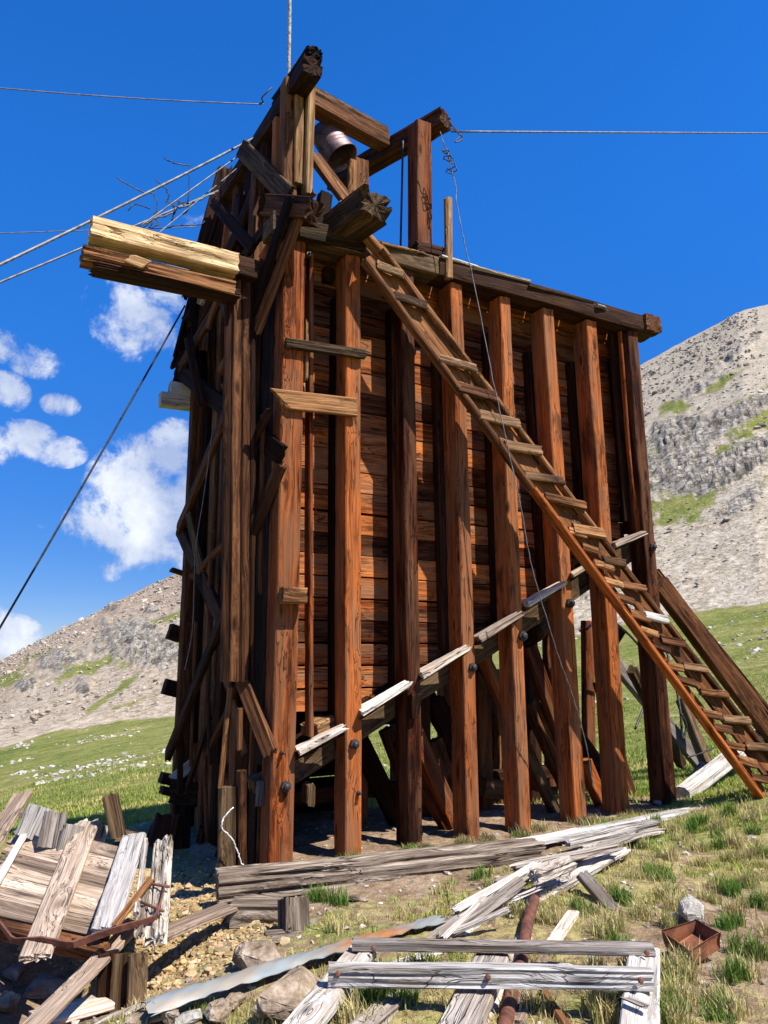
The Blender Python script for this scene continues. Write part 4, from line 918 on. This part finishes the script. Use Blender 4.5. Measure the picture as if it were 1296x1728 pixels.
# sheet metal strip
def flashing():
    A = at(250, 1702, 'z', .03); B_ = at(742, 1550, 'z', .03); L = (B_-A).length; M = frame(A, B_, W); vs = []; fs = []
    nx, ny = 46, 9; r = random.Random(2)
    for s in (0, 1):
        for i in range(nx+1):
            t = i/nx; wd = .125-.03*t
            for j in range(ny+1):
                q = j/ny-.5
                y = q*wd*2*.62; z = .05*(.25-q*q)*4*(.6+.4*math.sin(5*t+1))*.6+.003*math.sin(47*t+9*q)*math.sin(13*t)+.004*math.sin(83*t-14*q)+.004*math.sin(19*t+3*q)+.015*math.sin(3.1*t)-s*.003
                if j in (0, ny): y += .003*math.sin(31*t)+r.uniform(-.005, .004)
                vs.append((t*L+(r.uniform(-.03, .03) if i in (0, nx) else 0), y, z))
    K = (nx+1)*(ny+1)
    for i in range(nx):
        for j in range(ny):
            a = i*(ny+1)+j; fs.append((a, a+ny+1, a+ny+2, a+1)); fs.append((K+a, K+a+1, K+a+ny+2, K+a+ny+1))
    o = link('sheet_metal_strip', mesh('sheet', vs, fs, True), FLASH, None, M); setp(o, 'long bent strip of blue-grey and rust-stained sheet metal on the ground', 'metal sheet')
flashing()

# rusty open tin box
def tinbox():
    c = at(1171, 1612, 'z', .02); t = thing('tin_box', 'rusty open tin box with bent sides on the bare soil at right', 'box', c)
    w, d, h, th = .115, .09, .095, .003
    M = Matrix.Translation(c+W*.03) @ Matrix.Rotation(math.radians(28), 4, 'Z') @ Matrix.Rotation(math.radians(-13), 4, 'Y') @ Matrix.Rotation(math.radians(9), 4, 'X')
    def wall(p, nrm, nm):   # p: four corners, gridded and dented, with thickness
        vs = []; fs = []; n = 8; r = random.Random(hash(nm) % 1000 if False else len(nm)*3+int(p[0][0]*100))
        nrm = Vector(nrm)
        P_ = [Vector(q) for q in p]
        for s in (0, 1):
            for i in range(n+1):
                for j in range(n+1):
                    a = P_[0].lerp(P_[1], i/n); b = P_[3].lerp(P_[2], i/n); q = a.lerp(b, j/n)
                    q = q+nrm*(.012*math.sin(3*i/n+p[0][0]*9)*math.sin(math.pi*j/n*.8)+s*th); vs.append(tuple(q))
        K = (n+1)**2
        for i in range(n):
            for j in range(n):
                a = i*(n+1)+j; fs.append((a, a+1, a+n+2, a+n+1)); fs.append((K+a, K+a+n+1, K+a+n+2, K+a+1))
        rim = [i*(n+1)+n for i in range(n+1)]
        for a, b in zip(rim[:-1], rim[1:]): fs.append((a, b, b+K, a+K))
        link(nm, mesh(nm, vs, fs, True), RUSTBOX, t, M)
    wall([(-w, -d, 0), (w, -d, 0), (w+.015, -d-.01, h), (-w-.02, -d+.01, h*.95)], (0, 1, 0), 'side')
    wall([(w, -d, 0), (w, d, 0), (w+.02, d, h*.9), (w+.015, -d-.01, h)], (-1, 0, 0), 'end')
    wall([(w, d, 0), (-w, d, 0), (-w, d+.02, h*1.15), (w+.02, d, h*.9)], (0, -1, 0), 'side')
    wall([(-w, d, 0), (-w, -d, 0), (-w-.02, -d+.01, h*.95), (-w, d+.02, h*1.15)], (1, 0, 0), 'end')
    wall([(-w, -d, 0), (w, -d, 0), (w, d, 0), (-w, d, 0)], (0, 0, 1), 'bottom')
tinbox()

# ------------------------------------------------------------------ collapsed cart at left
CART = thing('collapsed_cart', 'collapsed sun-bleached plank cart deck with iron band at lower left', 'cart', at(120, 1640, 'z', -.3))
C_TL, C_TR, C_BL, C_BR = at(38, 1392, 'z', .40), at(225, 1440, 'z', .33), at(-45, 1536, 'z', .10), at(170, 1580, 'z', .03)
cn = (C_TR-C_TL).cross(C_BL-C_TL); cn = -cn.normalized() if cn.z > 0 else cn.normalized(); cn = -cn if cn.z < 0 else cn
for k in range(8):
    t = (k+.5)/8; A = C_TL.lerp(C_BL, t); B_ = C_TR.lerp(C_BR, t); w = (C_BL-C_TL).length/8
    T('deck_plank', A, B_+(B_-A)*.02*math.sin(k*4), w*.96, .035, DECK, CART, cn, n=4, groove=.005, rag=(.01, .02), bow=.004)
def cp(x, y, lift): # point on the deck plane
    d = ray(x, y); t = (C_TL-CAM).dot(cn)/d.dot(cn); return CAM+d*t+cn*lift
T('deck_beam', cp(-30, 1545, -.07), cp(175, 1590, -.07), .09, .1, BROWN, CART, cn)
T('deck_beam', cp(70, 1400, -.08), cp(0, 1540, -.08), .1, .1, BROWN, CART, cn)
T('deck_beam', cp(210, 1450, -.08), cp(160, 1570, -.08), .1, .1, BROWN, CART, cn)
T('cross_board', cp(148, 1400, .045), cp(62, 1632, .06), .19, .045, DECK, CART, cn, n=8, groove=.006, rag=(.02, .03), step=.06, taper=.95)
T('cross_board', cp(142, 1395, .04), cp(120, 1445, .045), .07, .04, PALE, CART, cn, n=5, rag=(.03, .02))
T('cross_board', cp(228, 1422, .05), cp(180, 1585, .06), .17, .045, GREY, CART, cn, n=8, groove=.008, rag=(.01, .025), step=.06)
T('cross_board', cp(247, 1430, .05), cp(232, 1560, .06), .035, .05, PALE, CART, cn, n=4)
T('cross_board', cp(65, 1382, .06), cp(-4, 1508, .07), .05, .035, PALE, CART, cn, n=4)
T('cross_board', cp(40, 1352, .06), cp(-45, 1490, .06), .15, .05, DECK, CART, cn, n=8, groove=.012, rag=(.05, .03))
T('cross_board', cp(12, 1367, .02), cp(38, 1378, .02), .06, .05, PALE, CART, cn, n=4)
T('rotten_post', cp(277, 1422, .0), cp(262, 1585, .0), .13, .1, LOG, CART, cn, n=9, groove=.03, rag=(.05, .05), wane=.05, step=.05)
T('rotten_post', cp(250, 1500, .04), cp(236, 1590, .04), .06, .05, LOG, CART, cn, n=7, groove=.02, rag=(.04, .04), wane=.04, step=.04)
T('side_plank', at(48, 1415, 't', 5.75), at(72, 1362, 't', 5.85), .22, .04, GREY, CART, V+W*.3, n=6)
T('side_plank', at(82, 1432, 't', 5.6), at(95, 1372, 't', 5.75), .17, .04, GREY, CART, V+W*.3, n=6)
T('side_plank', at(110, 1445, 't', 5.6), at(125, 1392, 't', 5.7), .15, .04, GREY, CART, V+W*.3, n=6)
T('upright_stub', at(200, 1412, 't', 5.75), at(186, 1342, 't', 5.8), .12, .06, OLIVE, CART, V*-1, n=6, rag=(.01, .03))
T('side_plank', at(158, 1432, 't', 5.8), at(172, 1392, 't', 5.9), .12, .04, GREY, CART, V+W*.3, n=6)
T('side_plank', at(188, 1450, 't', 5.7), at(225, 1405, 't', 5.9), .2, .04, OLIVE, CART, W, n=6)
for i, (x0, x1, m) in enumerate([(205, 215, OLIVE), (232, 240, OLIVE), (180, 186, DARK)]):
    T('skirt_board', cp(x0, 1598, -.04), cp(x0, 1598, -.04)+Vector((.01*i, -.02, -.33)), .11, .03, m, CART, NV, n=5)
# iron band: a flat strap bent round the front
def strap(pts, w, th, parent, name='iron_band'):
    pts = [pt(p) for p in pts]; vs = []; fs = []; base = pts[0].copy()
    for i, p in enumerate(pts):
        d = (pts[min(i+1, len(pts)-1)]-pts[max(i-1, 0)]).normalized(); s = d.cross(Vector((0, -.35, 1))).normalized(); u_ = s.cross(d).normalized()
        for a, b in ((-1, -1), (1, -1), (1, 1), (-1, 1)): vs.append(tuple(p-base+u_*a*w/2+s*b*th/2))
    for i in range(len(pts)-1):
        for j in range(4):
            a = i*4+j; b = i*4+(j+1) % 4; fs.append((a, b, b+4, a+4))
    fs += [(0, 1, 2, 3), tuple(len(vs)-1-k for k in range(4))]
    return link(name, mesh(name, vs, fs), RUST, parent, Matrix.Translation(base))
bp = [cp(-30, 1545, .05), cp(2, 1572, .05), cp(22, 1598, .05), cp(30, 1602, .05), cp(75, 1611, .09), cp(118, 1619, .09), cp(128, 1619, .09), cp(190, 1596, .09), cp(262, 1567, .06), cp(267, 1560, .06), cp(268, 1545, .06)]
strap(bp, .04, .012, CART)
tube('tie_rod', [cp(246, 1507, .07), cp(288, 1514, .07)], .009, RUST, CART, 6)
tube('tie_rod', [cp(240, 1540, .07), cp(278, 1556, .07)], .009, RUST, CART, 6)
tube('tie_rod', [cp(268, 1562, .07), cp(282, 1505, .07)], .007, RUST, CART, 6)
T('cross_board', cp(196, 1582, .07), cp(256, 1505, .08), .05, .03, TREAD, CART, cn, n=5, rag=(.02, .03))
ob('fallen_plank', at(228, 1560, 'z', .02), at(52, 1736, 'z', -.06), .12, .035, DECK, 'long narrow board slanting down from the cart to the lower left corner', 'plank', n=5)
ob('fallen_plank', at(268, 1580, 'z', -.03), at(388, 1530, 'z', .0), .17, .035, DECK, 'tan plank between the cart and the cracked log', 'plank', n=6, bow=.004)
ob('fallen_plank', at(60, 1722, 'z', -.2), at(180, 1690, 'z', -.22), .2, .04, DECK, 'tan board under the shade line at the bottom left', 'plank', n=5)
ob('fallen_branch', at(140, 1742, 'z', -.12), at(243, 1694, 'z', -.08), .03, .03, LOG, 'thin grey twisted stick at the bottom left among stones', 'stick', n=4, bow=.02)
ob('wood_block', at(215, 1640, 'z', -.12), at(243, 1652, 'z', -.14), .08, .05, GREY, 'small grey block on the yellow gravel below the cart', 'block', n=4)
for i, (x0, y0, x1, y1, w) in enumerate([(262, 1428, 276, 1378, .16), (280, 1430, 291, 1375, .13), (303, 1432, 306, 1380, .2), (256, 1420, 266, 1395, .14)]):
    ob('leaning_slab', at(x0, y0, 't', 7.3+.1*i), at(x1, y1, 't', 7.5+.1*i), w, .06, DARK if i in (0, 3) else BROWN, ['black plank slab leaning at the foot of the bin, second from left', 'brown plank slab leaning beside the black one', 'widest grey-brown slab leaning against the corner of the bin', 'leftmost low black slab at the foot of the bin'][i], 'plank', hint=NV, n=5, rag=(.01, .02))

# ------------------------------------------------------------------ rocks
RK = [(1167, 1548, .13, .10, .12, ROCKW, 1, 'white lichen-spotted rock right behind the tin box'),
      (436, 1625, .2, .14, .11, ROCKB, 2, 'tan boulder between the gravel and the upright block'),
      (500, 1700, .27, .2, .14, ROCKB, 3, 'large rough tan boulder below the sheet metal strip'),
      (955, 1640, .17, .1, .05, ROCKW, 4, 'flat whitish stone between the two rails of the frame'),
      (843, 1430, .10, .06, .05, ROCKW, 5, 'small white stone at the foot of the fourth post'),
      (368, 1715, .09, .08, .07, ROCKB, 6, 'pointed brown stone at the bottom left of the sheet metal'),
      (395, 1690, .06, .08, .05, ROCKB, 7, 'narrow tan stone just under the sheet metal'),
      (320, 1720, .09, .06, .05, ROCKW, 8, 'white stone at the bottom edge near the stick'),
      (285, 1715, .08, .06, .06, ROCKB, 9, 'brown stone beside the white one at the bottom edge'),
      (75, 1672, .16, .12, .09, ROCKG, 10, 'grey rock in the shade under the cart'),
      (30, 1645, .1, .1, .07, ROCKG, 11, 'small dark rock in the shade at the left edge'),
      (8, 1700, .1, .1, .08, ROCKB, 12, 'tan rock at the lower left corner'),
      (770, 1548, .06, .04, .03, ROCKW, 13, 'small pale stone by the near end of the split planks'),
      (600, 1512, .12, .05, .03, ROCKB, 14, 'flat stone below the middle of the cracked log'),
      (1185, 1300, .2, .12, .14, ROCKG, 15, 'grey boulder behind the bleached log'),
      (806, 1598, .05, .04, .03, ROCKB, 16, 'yellowish stone just above the near rail'),
      (240, 1722, .1, .07, .05, ROCKB, 17, 'flat tan stone at the bottom under the stick'), (1110, 1350, .08, .06, .05, ROCKG, 18, 'small grey stone at the foot of the last post')]
for (x, y, a, b, c, m, s, lab) in RK:
    rock('rock', G(x, y+10), a, b, c, m, s, s*1.3, lab)

# ------------------------------------------------------------------ stuff: gravel, loose stones, grass
TEMPL = []
for s in range(10):
    me = rock_mesh(100+s, 11, .65); vs = np.array([v.co[:] for v in me.vertices]); fs = [tuple(p.vertices) for p in me.polygons]; TEMPL.append((vs, fs)); bpy.data.meshes.remove(me)
def scatter_rocks(name, pos, sizes, tints, mat, label, cat, seed=1):
    r = np.random.RandomState(seed); V_ = []; F_ = []; Tn = []; base = 0
    for i in range(len(pos)):
        vs, fs = TEMPL[r.randint(10)]; a = r.uniform(0, 6.28); c, s = math.cos(a), math.sin(a); sc = sizes[i]*r.uniform(.7, 1.3, 3)
        tl = r.uniform(-.5, .5); q = vs*sc; q = np.stack([q[:, 0]*c-q[:, 1]*s, q[:, 0]*s+q[:, 1]*c, q[:, 2]+q[:, 0]*tl*.5], -1)+pos[i]
        V_.append(q); F_ += [tuple(k+base for k in f) for f in fs]; Tn.append(np.tile(tints[i], (len(vs), 1))); base += len(vs)
    V_ = np.concatenate(V_); me = bpy.data.meshes.new(name); me.from_pydata(V_.tolist(), [], F_); me.update()
    at_ = me.attributes.new('tint', 'FLOAT_COLOR', 'POINT'); Tn = np.concatenate(Tn); c4 = np.concatenate([Tn, np.ones((len(Tn), 1))], -1).astype(np.float32)
    at_.data.foreach_set('color', c4.ravel())
    o = link(name, me, mat); setp(o, label, cat, kind='stuff'); return o
rs = np.random.RandomState(8)
def sample(n, xr, yr):
    return rs.uniform(*xr, n), rs.uniform(*yr, n)
x, y = sample(26000, (-2.9, -.1), (3.2, 7.6)); g = gravel_mask(x, y); keep = rs.rand(len(x)) < np.clip(g*1.2-.15, 0, 1)**1.5; x, y = x[keep][:9500], y[keep][:9500]
z = H(x, y)+.004; sz = rs.gamma(1.3, .0085, len(x))+.004; sz = np.minimum(sz, .065)
tn_ = np.stack([rs.uniform(.45, 1.15, len(x))]*3, -1)*np.array([1, 1, 1])+rs.uniform(-.09, .06, (len(x), 3))
scatter_rocks('yellow_gravel', np.stack([x, y, z], -1), sz, tn_, GRAVEL, 'spill of broken yellow ore gravel in front of the left corner of the bin', 'gravel', 3)
x, y = sample(5200, (-2.8, 4.6), (2.9, 9.0)); k = rs.rand(len(x)) < .4; x, y = x[k], y[k]; z = H(x, y)
sz = rs.gamma(1.6, .008, len(x))+.005; sz = np.minimum(sz, .05)
scatter_rocks('loose_stones', np.stack([x, y, z], -1), sz, np.stack([rs.uniform(.3, .85, len(x))]*3, -1)*np.array([1, .9, .78]), STONES, 'small loose stones and chips strewn over the foreground soil', 'stones', 4)
# meadow stones, in drifts
az = rs.uniform(-.5, .5, 70000); r = rs.uniform(11, 80, 70000); x = r*np.sin(az); y = r*np.cos(az)
cl_ = fbm(x*.12, y*.12, 3, 93)+.6*fbm(x*.5, y*.5, 2, 95); k = ((cl_ > .36+.1*(r < 22)) & (rs.rand(len(x)) < .2)) | ((cl_ > .05) & (rs.rand(len(x)) < .006)); x, y, r = x[k], y[k], r[k]
z = H(x, y)+.0; sz = (rs.gamma(1.4, .022, len(x))+.015)*(1+r/40); sz = np.minimum(sz, .26)
scatter_rocks('meadow_stones', np.stack([x, y, z], -1), sz, np.stack([rs.uniform(.45, .85, len(x))]*3, -1)*np.array([1, .95, .86]), STONES, 'pale stones strewn in drifts over the green meadow', 'stones', 5)
# blocks on the scree
az = rs.uniform(-.48, .48, 9000); r = rs.uniform(85, 380, 9000); x = r*np.sin(az); y = r*np.cos(az); z = H(x, y)+.3
sz = (rs.gamma(1.3, .28, len(x))+.2)*r/300
scatter_rocks('scree_blocks', np.stack([x, y, z], -1), np.minimum(sz, r/190), np.stack([rs.uniform(.35, .75, len(x))]*3, -1)*np.array([1, .90, .77]), STONES, 'broken blocks and boulders scattered over the scree slopes', 'stones', 6)

def grass(name, x, y, h, col, label, cat='grass', per=9, spread=.03, seed=1, lean=.5, wid=.0022):
    r = np.random.RandomState(seed); n = len(x)
    X0 = np.repeat(x, per)+r.normal(0, spread, n*per); Y0 = np.repeat(y, per)+r.normal(0, spread, n*per)
    hh = np.repeat(h, per)*r.uniform(.45, 1.15, n*per); C = np.repeat(col, per, 0)*r.uniform(.7, 1.3, (n*per, 1))
    Z0 = H(X0, Y0)-.006; a = r.uniform(0, 6.28, n*per); ln = r.uniform(.1, 1, n*per)*lean*hh
    dx, dy = np.cos(a)*ln, np.sin(a)*ln; b = a+r.uniform(1, 2, n*per); w = wid*r.uniform(.6, 1.5, n*per)*(1+hh*4); wx, wy = np.cos(b)*w, np.sin(b)*w
    P = np.stack([np.stack([X0-wx, Y0-wy, Z0], -1), np.stack([X0+wx, Y0+wy, Z0], -1), np.stack([X0+dx*.35-wx*.8, Y0+dy*.35-wy*.8, Z0+hh*.6], -1), np.stack([X0+dx*.35+wx*.8, Y0+dy*.35+wy*.8, Z0+hh*.6], -1), np.stack([X0+dx, Y0+dy, Z0+hh*.95], -1)], 1)
    m = n*per; base = np.arange(m)[:, None]*5
    q = np.concatenate([base+np.array([0, 1, 3]), base+np.array([0, 3, 2]), base+np.array([2, 3, 4])], 0)
    me = bpy.data.meshes.new(name); me.vertices.add(m*5); me.vertices.foreach_set('co', P.reshape(-1)); me.loops.add(q.size); me.polygons.add(len(q))
    me.loops.foreach_set('vertex_index', q.ravel().astype(np.int32)); me.polygons.foreach_set('loop_start', (np.arange(len(q))*3).astype(np.int32)); me.update(calc_edges=True)
    at_ = me.attributes.new('tint', 'FLOAT_COLOR', 'POINT'); c = np.repeat(np.concatenate([C, np.ones((m, 1))], -1), 5, 0).astype(np.float32); at_.data.foreach_set('color', c.ravel())
    o = link(name, me, GRASS); setp(o, label, cat, kind='stuff'); return o
def near_mask(x, y):
    rr = np.hypot(x, y); zz = H(x, y); gr, sc, oc, far, warm, dry = zones(x, y, zz, rr); return gr, sc, dry
az = np.concatenate([rs.uniform(-.5, .52, 26000), rs.uniform(.05, .52, 16000)]); r = rs.uniform(3.1**1.5, 14**1.5, len(az))**(1/1.5); x = r*np.sin(az); y = r*np.cos(az)
gr, sc, dry = near_mask(x, y); p = np.clip((gr+.7*fbm(x*2.2, y*2.2, 3, 55)-.47)*2.4, 0, 1)*(sc < .35); k = rs.rand(len(x)) < p; x, y, dry = x[k], y[k], dry[k]
dn = fbm(x*1.4, y*1.4, 3, 57)+rs.normal(0, .16, len(x))+(dry-.5)*.45
gcol = np.where((dn > .17)[:, None], np.array([[.46, .38, .17]]), np.where((dn > -.12)[:, None], np.array([[.36, .37, .08]]), np.array([[.20, .29, .045]])))
hgt = np.where(dn > .17, .05, .052)*rs.uniform(.35, 1.5, len(x))
grass('grass', x, y, hgt, gcol, 'short dry and green alpine grass over the foreground slope', per=8, spread=.022, lean=.9)
# denser single tufts
tx = []; ty = []; th = []; tc_ = []
tufts = [(553, 1515, .13, 0), (530, 1512, .12, 0), (575, 1520, .1, 0), (500, 1535, .08, 1), (565, 1565, .1, 1), (975, 1525, .1, 0), (985, 1535, .09, 0), (1118, 1478, .12, 0), (1105, 1470, .1, 0), (1215, 1490, .1, 0), (1235, 1495, .1, 0), (1085, 1540, .12, 1), (1040, 1560, .15, 1), (1020, 1575, .14, 1),
         (1240, 1555, .1, 0), (1225, 1560, .1, 0), (640, 1680, .17, 0), (625, 1690, .16, 0), (660, 1672, .15, 0), (600, 1720, .14, 1), (685, 1690, .12, 0), (1010, 1640, .13, 1), (1030, 1700, .15, 1), (1010, 1715, .16, 1), (900, 1700, .12, 1), (1125, 1640, .09, 0), (1250, 1640, .12, 1), (1280, 1610, .13, 0), (1100, 1700, .14, 1), (1140, 1720, .14, 1),
         (870, 1540, .12, 1), (925, 1550, .11, 1), (1165, 1395, .12, 0), (1185, 1385, .12, 0), (1230, 1370, .14, 0), (1270, 1380, .14, 1), (1130, 1400, .13, 1), (1050, 1440, .14, 1), (1065, 1425, .13, 0), (1180, 1430, .12, 1), (1030, 1500, .12, 1), (1275, 1440, .14, 1), (750, 1500, .08, 1), (810, 1475, .1, 0), (830, 1490, .09, 1), (905, 1395, .1, 1), (880, 1400, .12, 2), (780, 1420, .1, 2), (700, 1625, .09, 0), (735, 1640, .08, 1), (350, 1710, .06, 0), (455, 1720, .08, 1), (560, 1685, .1, 1), (430, 1650, .07, 1)]
rt = random.Random(6)
for i_ in range(8):
    for j_ in range(5):
        p_ = X(ub[i_]+rt.uniform(-.16, .16), rt.uniform(-.12, .0), 0); q_ = project(p_.x, p_.y, Hs(p_.x, p_.y)); tufts.append((float(q_[0]), float(q_[1])-8, rt.uniform(.04, .10), rt.choice((1, 2, 0, 2))))
for _ in range(60): tufts.append((rt.uniform(1000, 1296), rt.uniform(1370, 1728), rt.uniform(.08, .15), rt.choice((0, 1, 1))))
for (px, py, h, kind) in tufts:
    P_ = G(px, py+8); 
    for _ in range(16):
        tx.append(P_.x+rt.gauss(0, .035)); ty.append(P_.y+rt.gauss(0, .035)); th.append(h*rt.uniform(.7, 1.1))
        tc_.append([(.11, .20, .03), (.50, .42, .19), (.30, .22, .12)][kind] if rt.random() < .75 else (.24, .27, .07))
grass('grass_tufts', np.array(tx), np.array(ty), np.array(th), np.array(tc_), 'taller tufts of green and straw-coloured grass among the debris', per=11, spread=.02, seed=9, lean=.8, wid=.002)
# meadow grass clumps behind
az = rs.uniform(-.5, .5, 15000); r = np.exp(rs.uniform(math.log(9.5), math.log(34), 15000)); x = r*np.sin(az); y = r*np.cos(az)
dn = fbm(x*.4, y*.4, 3, 58); gcol = np.where((dn > .1)[:, None], np.array([[.30, .27, .085]]), np.array([[.17, .20, .042]]))
grass('meadow_grass', x, y, rs.uniform(.03, .08, len(x))*(1+r/60), gcol*1.5, 'low green grass of the meadow behind the ore bin', per=7, spread=.09, seed=12, lean=.7, wid=.006)
